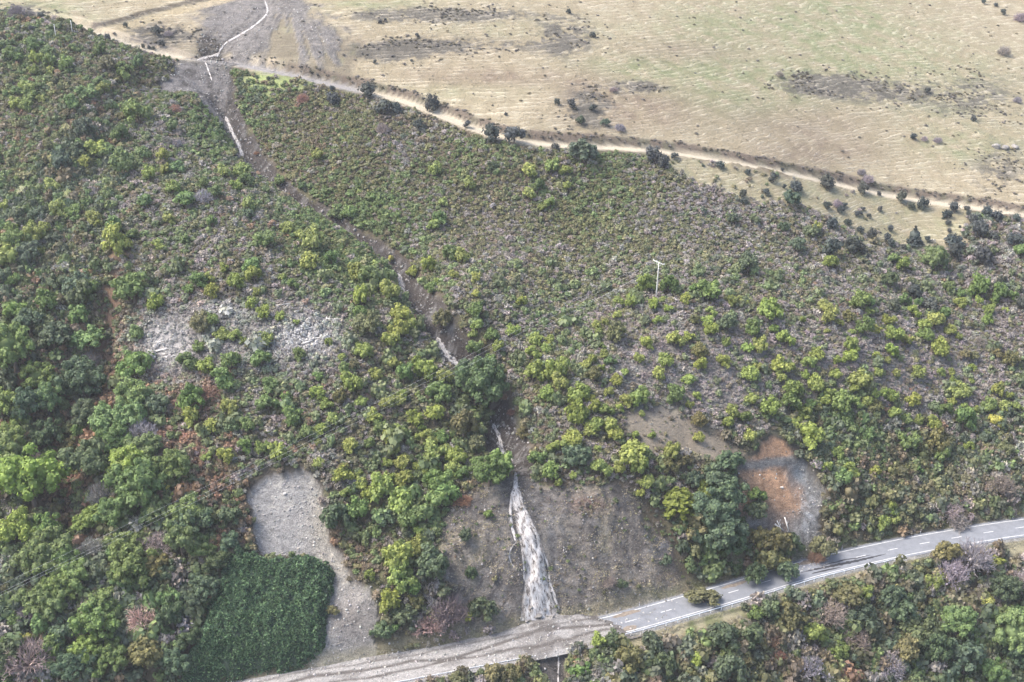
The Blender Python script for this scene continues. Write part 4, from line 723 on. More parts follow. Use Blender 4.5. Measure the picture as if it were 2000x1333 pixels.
for i, (x, y, rp_, kd) in enumerate(uniq):
    cs, nm, words, cat = KIND[kd]; r_ = rp_ / TSC[i]; b = TB[i].copy(); b[2] = float(HD(b[0], b[1])[0]) - .12 * min(r_, 2)
    TREE_XY.append((b[0], b[1], r_, kd)); rr = np.random.default_rng(1000 + i)
    if kd in 'gkl' and rp_ > 24: cs = 'mid'
    if kd in 'gG' and rp_ > 30: cs = 'big'
    if kd == 'L' and rp_ > 28: cs = 'big'
    if kd == 'G' and rp_ < 20: cs = 'mid'
    me = CROWN[cs][int(rr.integers(len(CROWN[cs])))]
    ph_ = zone_of(x, y); size = 'small ' if rp_ < 9 else ('' if rp_ < 20 or kd in 'GKWP' else 'big ')
    if kd in 'PVCNX': lab = {'P': 'tall pink-brown dead tree standing in the green bush beside the dark thicket', 'V': 'purple-brown bare shrub beside the gravel covered road under the cliff', 'C': 'layered bright green domed conifer beside the bare cliff', 'N': 'dark pointed conifer on the lower edge of the pale clearing', 'X': 'uprooted brown-green bush lying across the road lane'}[kd]
    elif kd == 'L' and rp_ > 50: lab = 'very large bright green domed tree beside the red fern gully'
    elif kd == 'L' and rp_ > 30 and x < 100: lab = 'large yellow-green tree just downhill of the very large domed tree'
    else:
        br = rr_b[i]; shp = zs_l[i]; lab = ('small ' if rp_ < 9 else 'mid-sized ' if rp_ < 14 else '' if rp_ < 20 else 'wide ') + ('dull ' if br < .93 else 'vivid ' if br > 1.1 else '') + ('squat ' if shp < .95 else 'tall ' if shp > 1.12 else '') + words + ' ' + ph_
    pc = np.array(PAL[kd]) * rr_b[i] * np.array([rr.uniform(.9, 1.12), 1, rr.uniform(.85, 1.2)]); pc = pc * .93 + pc.mean() * .07
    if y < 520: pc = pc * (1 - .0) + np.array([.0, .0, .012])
    rz = rr.uniform(0, 6.28); r_ = r_ * (.72 if kd not in 'kK' and TGU[i] < 1.0 + .5 * r_ / 2.4 else 1); sz = r_ * rr.uniform(1.16, 1.32) * (1.1 if kd in 'GK' else 1)
    zs = 1.5 if kd == 'P' else .5 if kd == 'X' else zs_l[i] * 1.15
    if rp_ < 7.5:
        o = add(nm, me, None, b); o.scale = (sz, sz, sz * zs); o.rotation_euler = (0, 0, rz); o.color = (*pc, 1); tag(o, lab, cat, lab)
    else:
        e = empty(nm, b, rz); tag(e, lab, cat, lab); c = add('crown', me, e); c.scale = (sz * rr.uniform(.84, 1.14), sz * rr.uniform(.84, 1.14), sz * zs); c.rotation_euler = (rr.normal() * .09, rr.normal() * .09, 0); c.color = (*pc, 1)
        t = add('trunk', PALMT if cs == 'palm' else TRUNKS[i % 4], e); t.scale = (sz, sz, sz * zs)
TREE_XY = np.array([(a, b, c) for a, b, c, k in TREE_XY])
# ------------------------------------------------------------------ uncountable cover: scrub, grass tufts, loose stones
def scatter(name, P, scl, rot, var, tint, variants, label, cat):
    me = bpy.data.meshes.new(name); me.vertices.add(len(P)); me.vertices.foreach_set('co', np.asarray(P, np.float32).ravel())
    def av(n, ty, key, arr): me.attributes.new(n, ty, 'POINT').data.foreach_set(key, np.ascontiguousarray(arr).ravel())
    av('scl', 'FLOAT_VECTOR', 'vector', scl.astype(np.float32)); av('rot', 'FLOAT_VECTOR', 'vector', rot.astype(np.float32)); av('var', 'INT', 'value', var.astype(np.int32))
    q = np.ones((len(P), 4), np.float32); q[:, :3] = tint; av('tint', 'FLOAT_COLOR', 'color', q)
    lib = bpy.data.collections.new(name + '_forms')
    for i, m in enumerate(variants): lib.objects.link(bpy.data.objects.new('%s_form_%02d' % (name, i), m))
    o = add(name, me); md = o.modifiers.new('scatter', 'NODES'); ng = bpy.data.node_groups.new(name + '_nodes', 'GeometryNodeTree'); md.node_group = ng
    ng.interface.new_socket('Geometry', in_out='INPUT', socket_type='NodeSocketGeometry'); ng.interface.new_socket('Geometry', in_out='OUTPUT', socket_type='NodeSocketGeometry')
    N = ng.nodes; L = ng.links; gi = N.new('NodeGroupInput'); go = N.new('NodeGroupOutput'); ip = N.new('GeometryNodeInstanceOnPoints'); ci = N.new('GeometryNodeCollectionInfo')
    ci.inputs['Collection'].default_value = lib; ci.inputs['Separate Children'].default_value = True; ci.inputs['Reset Children'].default_value = True
    def na(n, ty):
        x = N.new('GeometryNodeInputNamedAttribute'); x.data_type = ty; x.inputs['Name'].default_value = n; return x.outputs['Attribute']
    L.new(gi.outputs[0], ip.inputs['Points']); L.new(ci.outputs[0], ip.inputs['Instance']); ip.inputs['Pick Instance'].default_value = True
    L.new(na('var', 'INT'), ip.inputs['Instance Index']); L.new(na('rot', 'FLOAT_VECTOR'), ip.inputs['Rotation']); L.new(na('scl', 'FLOAT_VECTOR'), ip.inputs['Scale']); L.new(ip.outputs[0], go.inputs[0])
    return tag(o, label, cat, kind='stuff')
# colours of scrub (olive, green, grey, brown, red, dark) and plant width in metres, surveyed over the slope
SPAL = np.array([(.205, .205, .095), (.155, .215, .085), (.40, .36, .355), (.225, .18, .13), (.31, .185, .13), (.10, .135, .09)])
SZ = """60,150,25,45,12,12,2,4,1.3;230,130,30,25,20,20,0,5,1.1;320,140,40,25,10,20,0,5,1.0;60,280,20,35,10,25,5,5,1.3;200,260,5,20,10,20,5,40,1.5;120,330,10,25,5,15,0,45,1.6;320,260,15,30,35,15,0,5,1.1;420,230,5,70,0,5,0,20,1.3;350,380,25,25,35,10,0,5,1.1;480,480,20,20,42,15,3,0,1.1;
100,420,5,40,5,15,0,35,1.9;60,560,5,35,5,20,10,30,2.2;250,480,30,25,25,15,0,5,1.2;620,480,20,75,0,5,0,0,1.2;560,600,15,8,55,20,0,0,1.0;430,640,10,12,65,10,0,0,1.0;330,680,5,5,85,5,0,0,.8;600,700,10,8,65,15,0,0,1.0;500,780,15,22,40,20,3,0,1.1;250,700,5,5,5,40,35,10,1.3;150,760,0,15,0,28,25,32,1.9;350,820,5,5,15,35,37,3,1.3;
130,900,0,5,0,30,65,0,1.2;700,880,15,10,33,20,0,20,1.2;560,880,12,20,40,20,5,0,1.2;300,1000,10,48,10,14,0,18,2.4;60,1150,5,38,17,8,0,32,2.5;250,1250,5,35,15,8,0,37,2.5;430,960,5,10,5,35,28,17,1.4;700,1080,18,4,4,74,0,0,1.1;800,1000,22,45,5,8,0,20,1.4;840,1200,5,10,50,30,0,5,1.5;950,820,30,5,5,40,0,20,1.4;
600,250,50,10,10,28,2,0,1.0;800,230,20,5,42,28,0,5,1.0;700,300,45,20,8,27,0,0,1.0;900,330,55,20,10,15,0,0,1.0;1150,400,48,35,12,5,0,0,1.0;700,430,22,62,3,13,0,0,1.2;950,480,30,8,48,14,0,0,1.0;1000,420,40,15,35,10,0,0,1.0;1250,460,42,18,36,4,0,0,1.0;1200,530,38,15,40,7,0,0,1.0;1400,420,18,5,60,5,0,12,1.0;
1550,460,28,5,52,7,0,8,1.0;1500,530,40,10,38,10,0,2,1.0;1750,520,20,6,56,5,0,13,1.0;1950,480,12,5,48,5,0,30,1.3;1250,680,10,5,75,10,0,0,.9;1050,680,32,25,32,8,0,3,1.1;1400,760,5,4,86,5,0,0,.85;1650,680,14,6,74,6,0,0,.9;1850,680,18,6,70,6,0,0,.95;1900,760,10,5,64,18,3,0,.95;1750,760,10,5,52,23,10,0,.95;
1100,820,25,10,26,35,0,4,1.1;1250,900,20,8,36,36,0,0,1.0;1400,900,30,8,8,30,0,24,1.5;1400,1050,15,28,2,10,0,45,2.1;1500,1080,20,8,5,37,2,28,1.8;1650,820,20,40,4,6,0,30,1.6;1800,880,30,12,3,20,0,35,1.8;1950,850,10,30,20,10,0,30,1.6;1700,980,35,8,2,27,0,28,1.8;1900,980,25,5,18,38,0,14,1.8;
1300,1290,25,14,10,24,2,25,2.2;1500,1250,28,8,12,24,2,26,2.2;1550,1290,24,6,12,24,12,22,2.2;1750,1200,28,18,5,20,0,29,2.2;1900,1150,18,8,22,30,0,22,2.2;1950,1280,10,38,5,8,0,39,2.4;1850,1300,12,35,8,10,0,35,2.4;1000,1315,30,12,15,30,0,13,1.6"""
SZ = np.array([[float(v) for v in q.split(',')] for q in SZ.replace('\n', '').split(';')])
def survey(px, py):
    W = np.zeros((len(px), 7)); ws = np.zeros(len(px))
    for q in SZ:
        w = 1 / (((px - q[0]) ** 2 + (py - q[1]) ** 2) + 500) ** 1.6; W += w[:, None] * q[2:9]; ws += w
    W /= ws[:, None]; return W[:, :6], W[:, 6]
sp = .88; gx = np.arange(-250, 260, sp); gy = np.arange(200, 470, sp); X, Y = np.meshgrid(gx, gy); X = X + rng.uniform(-.45, .45, X.shape) * sp; Y = Y + rng.uniform(-.45, .45, Y.shape) * sp; X = X.ravel(); Y = Y.ravel()
Zp = H(X, Y); px, py, pf = project(np.stack([X, Y, Zp], -1)); k = (px > -160) & (px < 2160) & (py > 20) & (py < 1520); X, Y, Zp, px, py, pf = [a[k] for a in (X, Y, Zp, px, py, pf)]
gsm = lambda A: interp2(GX, GY, A, X, Y)
W, size = survey(px, py); W = W * np.array([1, 1.25, 1.15, .8, 1, 1.1])
nfld = fbm(X * .11, Y * .11, 3, 401); n5 = fbm(X * .3, Y * .3, 2, 403)
size = size * 1.18; prob = np.clip((sp / (np.where(size > 1.75, .52, .68) * size)) ** 2, 0, 1.0)
ur = gsm(u); block = gsm(np.clip(M['paddock'] * (ut > -1) + .0, 0, 1)); block = np.maximum(block, gsm(M['clear']) * .985); block = np.maximum(block, gsm(np.clip(M['head'] + M['grey'] + M['orange'] + M['chute'] + bank + M['greenp'] * .85, 0, 1)))
block = np.maximum(block, gsm(np.clip(RIM['grey'] + RIM['orange'], 0, 1)) * .95); block = np.maximum(block, gsm(M['cliff']) * np.where(n5 > .1, .72, .93)); block = np.maximum(block, gsm(M['red']) * .9); block = np.maximum(block, gsm(M['bare']) * .82)
block = np.maximum(block, sstep(1.2, .85, gsm(gul) + n5 * .25)); block = np.maximum(block, sstep(4.0, 3.0, gsm(d_tr) + n5 * .6) * (px > 420)); block = np.maximum(block, sstep(3.2, 2.4, gsm(d_tr)))
vw = np.where(px < 1150, 6.5, 7.4) + 1.2 * n5; block = np.maximum(block, ((ur < 5.5 + .7 * n5) & (ur > -vw)).astype(float))
block = np.maximum(block, (gsm(d_red) < 1.6) * .55)
# grass verge strips beside the guard rail
vp = inpoly([(1180,1250),(1400,1200),(1510,1180),(1515,1205),(1400,1240),(1230,1275)], px, py) | inpoly([(1850,1065),(2050,1035),(2050,1090),(1900,1098)], px, py) | inpoly([(600,1300),(690,1255),(860,1240),(920,1235),(700,1290)], px, py)
block = np.maximum(block, vp * .9); block = np.maximum(block, inpoly(P_THICKET, px, py - 14) * 1.0)
dead = inpoly([(285,640),(340,630),(365,700),(320,725)], px, py) | inpoly([(560,590),(640,600),(650,660),(590,680)], px, py); block = np.maximum(block, dead * .15)
keep = rng.random(len(X)) < prob * (1 - block)
# keep clear of traced trunks
for a, b, c in TREE_XY:
    m = (np.abs(X - a) < c) & (np.abs(Y - b) < c)
    if m.any(): keep[m] &= np.hypot(X[m] - a, Y[m] - b) > c * .42
X, Y, Zp, px, py, W, size, nfld, n5 = [a[keep] for a in (X, Y, Zp, px, py, W, size, nfld, n5)]
Wn = W * np.exp(1.6 * np.stack([nfld, -nfld, fbm(X * .09, Y * .09, 3, 411), fbm(X * .1, Y * .1, 3, 413), fbm(X * .07, Y * .07, 2, 415), fbm(X * .08, Y * .08, 2, 417)], 1)); cum = np.cumsum(Wn / Wn.sum(1)[:, None], 1)
ci = np.clip((rng.random((len(X), 1)) > cum).sum(1), 0, 5); n = len(X)
fill = (rng.random(n) < .07) & (py > 520) & (size < 1.7) & (ci != 2); ci = np.where(fill, 1, ci); tint = SPAL[ci] * rng.uniform(.7, 1.32, (n, 1)) * rng.uniform(.92, 1.08, (n, 3)); tint = tint * (1 + .15 * n5[:, None])
# soft blend towards the local average so that patches hang together
avg = (W / W.sum(1)[:, None]) @ SPAL; tint = tint * .72 + avg * .28
pale = np.exp(-((px - 320) / 52) ** 2 - ((py - 672) / 55) ** 2) + .5 * np.exp(-((px - 480) / 120) ** 2 - ((py - 680) / 50) ** 2) + np.exp(-((px - 600) / 60) ** 2 - ((py - 660) / 40) ** 2) + .8 * np.exp(-((px - 440) / 60) ** 2 - ((py - 612) / 18) ** 2); pale = np.clip(pale, 0, 1)[:, None]; tint = tint * (1 - .95 * pale) + np.array([.56, .55, .56]) * rng.uniform(.75, 1.2, (n, 1)) * .95 * pale  # pale dead scrub, with the whitish haze veil painted into its tint
size = np.where(fill, size * 1.75, size); oncl = inpoly(P_CLIFF, px, py) | inpoly(P_BARE, px, py); size = np.where(oncl, np.minimum(size, 1.1) * .62, size); tint[oncl] = tint[oncl] * .85
sz = size * (.3 + .34 * rng.random(n) + .55 * rng.random(n) ** 5) * (1 + .18 * n5); scl = np.stack([sz, sz * rng.uniform(.85, 1.15, n), sz * rng.uniform(.75, 1.25, n) * np.where(size > 1.6, 1.25, 1)], 1)
rot = np.stack([rng.normal(0, .12, n), rng.normal(0, .12, n), rng.uniform(0, 6.28, n)], 1)
leafy = [lobes_crown('scrub_leafy', 300 + i, 6, .5, 17, .2, (1, 1, .85), .42, core=.72, top=-.1, mat=SCRUBM, spiky=.15) for i in range(6)]
twiggy = [lobes_crown('scrub_twiggy', 320 + i, 7, .42, 18, .15, (1, 1, .8), .38, core=.58, top=-.1, mat=SCRUBM, spiky=.55, flatn=.25) for i in range(4)]
var = np.where((ci == 2) | ((ci == 3) & (rng.random(n) < .5)), 6 + rng.integers(0, 4, n), rng.integers(0, 6, n))
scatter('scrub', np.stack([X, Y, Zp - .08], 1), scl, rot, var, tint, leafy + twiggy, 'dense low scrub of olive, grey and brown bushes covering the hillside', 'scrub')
print('scrub', n)
# ------------------------------------------------------------------ dry grass tufts on terrace lips, verges and the face
def tuft(name, seed, nb=15):
    r = np.random.default_rng(seed); V = []; Fq = []
    for i in range(nb):
        a = r.uniform(0, 6.28); L = r.uniform(.5, 1.0); o = r.normal(0, .22, 2); w = .1; d = np.array([math.cos(a), math.sin(a)]) * r.uniform(.25, .75); sd_ = np.array([-math.sin(a), math.cos(a)]) * w
        V += [[o[0] - sd_[0], o[1] - sd_[1], 0], [o[0] + sd_[0], o[1] + sd_[1], 0], [o[0] + d[0], o[1] + d[1], L * .6]]; Fq.append([3 * i, 3 * i + 1, 3 * i + 2])
    return mesh_np(name, V, Fq, GRASSM)
GRASSM = leaf_mat('dry_grass', 'INST', .2, (.75, 1.25))
sp = 1.05; gx = np.arange(-260, 280, sp); gy = np.arange(225, 610, sp); X, Y = np.meshgrid(gx, gy); X = (X + rng.uniform(-.5, .5, X.shape) * sp).ravel(); Y = (Y + rng.uniform(-.5, .5, Y.shape) * sp).ravel()
Zp = H(X, Y); px, py, pf = project(np.stack([X, Y, Zp], -1)); k = (px > -120) & (px < 2120) & (py > -60) & (py < 1400); X, Y, Zp, px, py = [a[k] for a in (X, Y, Zp, px, py)]
gm = gsm(terrm); te = gsm(terr); fr = te - np.floor(te); n5 = fbm(X * .25, Y * .25, 3, 431)
pr = gm * np.where((fr > .6) & (fr < .92), .7, .05); pr = np.maximum(pr, gsm(M['cliff']) * sstep(-.2, .3, n5) * .6); pr = np.maximum(pr, gsm(M['bare']) * .4); pr = np.maximum(pr, gsm(M['greenp']) * .3)
ur = gsm(u); pr = np.maximum(pr, ((ur < -5.4) & (ur > -10)) * .5); pr = np.maximum(pr, ((ur > 5.8) & (ur < 8)) * .4); pr *= 1 - gsm(M['chute']); pr *= gsm(d_tr) > 2.1; pr *= 1 - .75 * gsm(M['fan'])
k = rng.random(len(X)) < pr; X, Y, Zp, n5, px, py = [a[k] for a in (X, Y, Zp, n5, px, py)]; n = len(X)
gcol = np.stack([interp2(GX, GY, colr[..., i], X, Y) for i in range(3)], 1); tint = gcol * .55 + np.array([.47, .42, .32]) * .45; tint *= rng.uniform(.72, 1.25, (n, 1)); onc = interp2(GX, GY, M['cliff'], X, Y) > .5; tint[onc] *= .62
sz = rng.uniform(.3, .75, n); scatter('grass_tufts', np.stack([X, Y, Zp - .03], 1), np.stack([sz * 1.25, sz, sz * .75], 1), np.stack([0 * sz, 0 * sz, rng.uniform(-.6, .6, n)], 1), rng.integers(0, 5, n), tint, [tuft('grass_tuft', 500 + i) for i in range(5)], 'straw coloured dry grass tufts on paddock terraces and verges', 'grass')
print('tufts', n)
# ------------------------------------------------------------------ loose stones
STONEM = NT('loose_stone'); STONEM.l(STONEM.attr('tint', 'INSTANCER').outputs['Color'], STONEM.b.inputs['Base Color']); STONEM.b.inputs['Roughness'].default_value = .85
def stone(name, seed, mat):
    r = np.random.default_rng(seed); return mesh_np(name, ICO_V * (1 + .55 * (r.random((len(ICO_V), 1)) - .5)) * [1, r.uniform(.6, .9), r.uniform(.45, .75)], ICO_F, mat)
XA = rng.uniform(-190, 130, 330000); YA = rng.uniform(226, 470, 330000); X, Y = XA, YA; Zp = H(X, Y); px, py, pf = project(np.stack([X, Y, Zp], -1))
pr = gsm(M['grey']) * .5; pr = np.maximum(pr, gsm(M['orange']) * np.where((px > 1545) & (py > 940), .6, .10)); pr = np.maximum(pr, gsm(M['cliff']) * .22); pr = np.maximum(pr, gsm(M['chute']) * .15); pr = np.maximum(pr, sstep(1.1, .7, gsm(gul)) * .3); pr = np.maximum(pr, gsm(gf) * .08); pr = np.maximum(pr, gsm(M['head']) * .22)
ur = gsm(u); pr = np.maximum(pr, ((ur < 6.8) & (ur > -6) & (px < 1205) & (py > 1180)) * .2)
k = rng.random(len(X)) < pr; X, Y, px, py = X[k], Y[k], px[k], py[k]; Zp = HD(X, Y); n = len(X)
tint = np.array([.34, .325, .305]) * rng.uniform(.5, 1.5, (n, 1)) * rng.uniform(.96, 1.04, (n, 3)); tint[inpoly(P_CLIFF, px, py)] *= .75; tint = np.clip(tint, 0, .72)
ing = interp2(GX, GY, gul, X, Y) < 1.1; sz = .09 + .30 * rng.random(n) ** 3.5; sz = np.where(ing, sz + .35 * rng.random(n) ** 4, sz); tint[ing] *= .7; scatter('loose_stones', np.stack([X, Y, Zp + sz * .1], 1), np.stack([sz] * 3, 1), rng.uniform(0, 6.28, (n, 3)), rng.integers(0, 5, n), tint, [stone('stone', 600 + i, STONEM.m) for i in range(5)], 'pale broken stones strewn over slips and washed road', 'stones')
print('stones', n)

XA = rng.uniform(-230, 260, 90000); YA = rng.uniform(380, 600, 90000); X, Y = XA, YA; Zp = H(X, Y); px, py, pf = project(np.stack([X, Y, Zp], -1)); pr = gsm(rock) * gsm(grass) * sstep(-.1, .45, fbm(X * .12, Y * .2, 3, 451)) * .8 + gsm(grass) * .006 + gsm(bk) * .7 * (px > 420)
pr *= (px > -60) & (px < 2060) & (py > -40) & (gsm(d_tr) > 2.6); k = rng.random(len(X)) < pr; X, Y, Zp = X[k], Y[k], Zp[k]; n = len(X); pick = rng.integers(0, 3, n); tint = np.array([(.15, .14, .125), (.21, .19, .18), (.17, .15, .10)])[pick] * rng.uniform(.7, 1.3, (n, 1)); sz = rng.uniform(.25, .62, n)
scatter('tussock_scrub', np.stack([X, Y, Zp - .05], 1), np.stack([sz * 1.3, sz, sz * .75], 1), np.stack([0 * sz, 0 * sz, rng.uniform(0, 6.28, n)], 1), rng.integers(0, 10, n), tint, leafy + twiggy, 'low grey-brown tussock scrub patches on the dry paddock', 'scrub')
print('tussock', n)

XA = rng.uniform(-60, 75, 110000); YA = rng.uniform(232, 292, 110000); X, Y = XA, YA; Zp = H(X, Y); px, py, pf = project(np.stack([X, Y, Zp], -1)); n6 = fbm(X * .22, Y * .22 + Zp * .3, 3, 471); wz = np.exp(-((px - 1040) / 45) ** 2)
pr = np.clip(gsm(M['cliff']) + gsm(M['red']) * .6, 0, 1) * (.10 + .75 * sstep(-.15, .3, n6)) * (1 - .85 * wz) * (gsm(u) > 5.5); k = rng.random(len(X)) < pr; X, Y, Zp, n6 = X[k], Y[k], Zp[k], n6[k]; n = len(X)
pick = np.clip((2.2 + 2.2 * n6 + rng.normal(0, 1.0, n)).astype(int), 0, 4); tint = np.array([(.16, .135, .11), (.27, .23, .19), (.44, .38, .27), (.38, .35, .21), (.52, .46, .35)])[pick] * rng.uniform(.65, 1.3, (n, 1)); sz = rng.uniform(.18, .55, n)
scatter('cliff_grass', np.stack([X, Y, Zp - .03], 1), np.stack([sz * 1.1, sz, sz * .8], 1), np.stack([.5 + 0 * sz, 0 * sz, rng.uniform(0, 6.28, n)], 1), rng.integers(0, 5, n), tint, [tuft('cliff_tuft', 520 + i, 13) for i in range(5)], 'dry grass and fern clinging to the rock face around the waterfall', 'grass')
print('cliff grass', n)
# ------------------------------------------------------------------ made things and single natural things
def boxmesh(name, boxes, mat, bev=0.0):
    bm = bmesh.new()
    for c, h, M4 in boxes:
        r = bmesh.ops.create_cube(bm, size=2); bmesh.ops.scale(bm, vec=h, verts=r['verts']); bmesh.ops.transform(bm, matrix=Matrix.Translation(c) @ M4, verts=r['verts'])
    if bev: bmesh.ops.bevel(bm, geom=bm.edges[:], offset=bev, segments=1, affect='EDGES')
    me = bpy.data.meshes.new(name); bm.to_mesh(me); bm.free(); me.materials.append(mat); return me
def tube_np(name, pts, rad, mat, n=6):
    pts = np.array(pts, float); rad = np.broadcast_to(rad, len(pts)); V = []; Fq = []
    for i, p in enumerate(pts):
        t = pts[min(i + 1, len(pts) - 1)] - pts[max(i - 1, 0)]; t /= np.linalg.norm(t) + 1e-9; a = np.cross(t, [.31, .27, .91]); a /= np.linalg.norm(a); b = np.cross(t, a)
        for k in range(n): V.append(p + (math.cos(k * 6.283 / n) * a + math.sin(k * 6.283 / n) * b) * rad[i])
    m = len(pts)
    for i in range(m - 1):
        for k in range(n): q = (k + 1) % n; Fq += [[i * n + k, i * n + q, (i + 1) * n + q], [i * n + k, (i + 1) * n + q, (i + 1) * n + k]]
    for k in range(1, n - 1): Fq += [[0, k + 1, k], [(m - 1) * n, (m - 1) * n + k, (m - 1) * n + k + 1]]
    return mesh_np(name, V, Fq, mat, True)
I4 = Matrix.Identity(4)
STEEL = simple('galvanised_steel', (.82, .83, .84), .5, 3, .08); WHITEP = simple('white_plastic', (.82, .82, .80), .5, 3, .06); POLEM = simple('pale_concrete', (.70, .68, .63), .8, 2, .12); TIMBER = simple('dark_timber', (.13, .11, .095), .9, 3, .3); BLACK = simple('black_band', (.03, .03, .03), .6)
# guard rail: W-profile beam on posts
def guard_rail(s0, s1, d, zb, label, spacing=3.2, beam=True, drop=.0):
    s = np.arange(s0, s1, spacing); o = rp(s0, d, 0.0); root = empty('guard_rail', o); o = np.array(o)
    prof = [(0, .56), (-.07, .60), (0, .66), (0, .70), (-.07, .76), (0, .82), (.03, .82), (-.03, .76), (.03, .70), (.03, .66), (-.03, .60), (.03, .56)]
    if beam:
        q = np.arange(s0, s1 + .1, 1.6); V = np.concatenate([rp(q, d + a, z + zb)[:, None] for a, z in prof], 1); n, k = V.shape[:2]; I = np.arange(n * k).reshape(n, k); J = np.roll(I, -1, 1)
        Fq = np.stack([I[:-1], I[1:], J[1:], J[:-1]], -1).reshape(-1, 4); add('rail_beam', mesh_np('rail_beam', V.reshape(-1, 3) - o, Fq, STEEL), root)
    pm = boxmesh('post', [((0, 0, .32), (.07, .075, .48), I4), ((0, .0, .835), (.09, .09, .02), I4)], STEEL)
    for q in s:
        p = rp(q, d - .12, zb); pst = add('post', pm, root, np.array(p) - o); pst.rotation_euler = (0, 0, .3)
    return tag(root, label, 'guard rail')
guard_rail(road_s(1192), road_s(1737), -5.0, .0, 'pale steel guard rail along the outer edge of the clear road')
guard_rail(road_s(735), road_s(1035), -5.3, -.12, 'half buried guard rail beside the gravel covered road', 3.4)
guard_rail(road_s(1092), road_s(1180), -5.4, -.05, 'broken row of guard rail posts without a beam by the washout', 3.6, False)
# edge marker posts
mk = boxmesh('body', [((0, 0, .55), (.075, .04, .62), I4)], WHITEP, .015); mkr = boxmesh('reflector', [((0, -.045, .98), (.05, .008, .09), I4)], simple('red_reflector', (.35, .02, .02), .3)); mkb = boxmesh('band', [((0, 0, .80), (.079, .044, .05), I4)], BLACK)
for x, y, lb in ((1266, 1180, 'white roadside marker post beside the uprooted bush'), (1663, 1068, 'white roadside marker post beside the foot of the orange slip'), (1816, 1040, 'white roadside marker post under the tall scrub bank'), (1996, 1012, 'white roadside marker post farthest along the road bend'), (614, 1304, 'white roadside marker post beside the dark thicket')):
    q = road_s(x); p = rp(q, 4.55, .0); e = empty('marker_post', p, .3); tag(e, lb, 'marker post'); bd_ = add('body', mk, e); add('reflector', mkr, bd_); add('band', mkb, bd_)
# retaining wall of timber below the road edge
w0, w1 = road_s(858), road_s(985); o = np.array(rp(w0, -6.3, 0)); e = empty('retaining_wall', o); tag(e, 'dark timber retaining wall holding the road edge', 'wall')
ang = math.atan2(*(np.array(rp(w1, -6.3)) - o)[[1, 0]]); L = np.hypot(*(np.array(rp(w1, -6.3)) - o)[:2])
for i in range(7):
    pl_ = add('plank', boxmesh('plank', [((L / 2, 0, -.35 - i * .42), (L / 2, .07, .18), I4)], TIMBER, .02), e); pl_.rotation_euler = (0, 0, ang)
for i in range(7):
    pl_ = add('post', boxmesh('post', [((0, -.16, -1.7), (.11, .09, 1.75), I4)], TIMBER, .02), e, (math.cos(ang) * (i + .5) * L / 7, math.sin(ang) * (i + .5) * L / 7, 0)); pl_.rotation_euler = (0, 0, ang)
# power pole with cross arm, insulators and wires
pb = cast([1281.5], [582], H)[0]; df = project(pb)[2]; ph_ = (582 - 514) / (FPX / df) / math.cos(R(22.5)); e = empty('power_pole', pb); tag(e, 'tall white power pole with a cross arm on the slope break', 'power pole')
ptop = np.array([.25, 0, ph_]); add('pole', tube_np('pole', [(0, 0, -.8), ptop * .3, ptop * .65, ptop + [0, 0, .15]], [.2, .18, .15, .12], POLEM, 8), e)
ad = np.array([.80, -.58, -.16]); ad /= np.linalg.norm(ad); arm = add('cross_arm', tube_np('cross_arm', [ptop - ad * 1.9, ptop, ptop + ad * 1.9], .13, POLEM, 4), e)
insm = tube_np('insulator', [(0, 0, 0), (0, 0, .1), (0, 0, .16), (0, 0, .34)], [.05, .11, .06, .1], WHITEP, 8)
ends = []
for k in (-1.75, -.6, 1.75): add('insulator', insm, arm, ptop + ad * k + [0, 0, .1]); ends.append(pb + ptop + ad * k + [0, 0, .44])
add('strut', tube_np('strut', [ptop * .88, ptop + ad * .9], .035, STEEL, 4), e); add('strut', tube_np('strut', [ptop * .88, ptop - ad * .9], .035, STEEL, 4), e)
# the far pole of this span stands off to the side, downhill
WIRE = simple('aluminium_wire', (.85, .85, .84), .4, 3, .05)
for k, (x, y) in enumerate(((-150, 1214), (-150, 1230), (-150, 1235))):
    d = ray(x, y); d = d / d[1]; g = cast([x], [y], H)[0]; t = g[1] - 17.0; p2 = CAM + d * t; p1 = ends[k]; q = np.linspace(0, 1, 40)[:, None]; W = p1 * (1 - q) + p2 * q; W[:, 2] -= 4 * q[:, 0] * (1 - q[:, 0]) * 1.6
    wr = add('power_line', tube_np('power_line', W - p1, .011, WIRE, 4), None, p1); tag(wr, 'thin pale power line strung from the pole down across the gully', 'wire', 'power lines from the pole')
for x, y0_, y1_, lb in ((142, 42, 68, 'slim white pole on the spur crest by the track bank'), (110, 50, 78, 'thin grey pole at the edge of the scrub on the crest')):
    b = cast([x], [y1_], H)[0]; hh = (y1_ - y0_) / (FPX / project(b)[2]) / .97; e = empty('utility_pole', b); tag(e, lb, 'pole'); add('shaft', tube_np('shaft', [(0, 0, -.4), (0, 0, hh * .5), (0, 0, hh)], [.14, .12, .1], POLEM), e); add('cap', tube_np('cap', [(0, 0, hh - .05), (0, 0, hh + .1)], .14, STEEL), e)
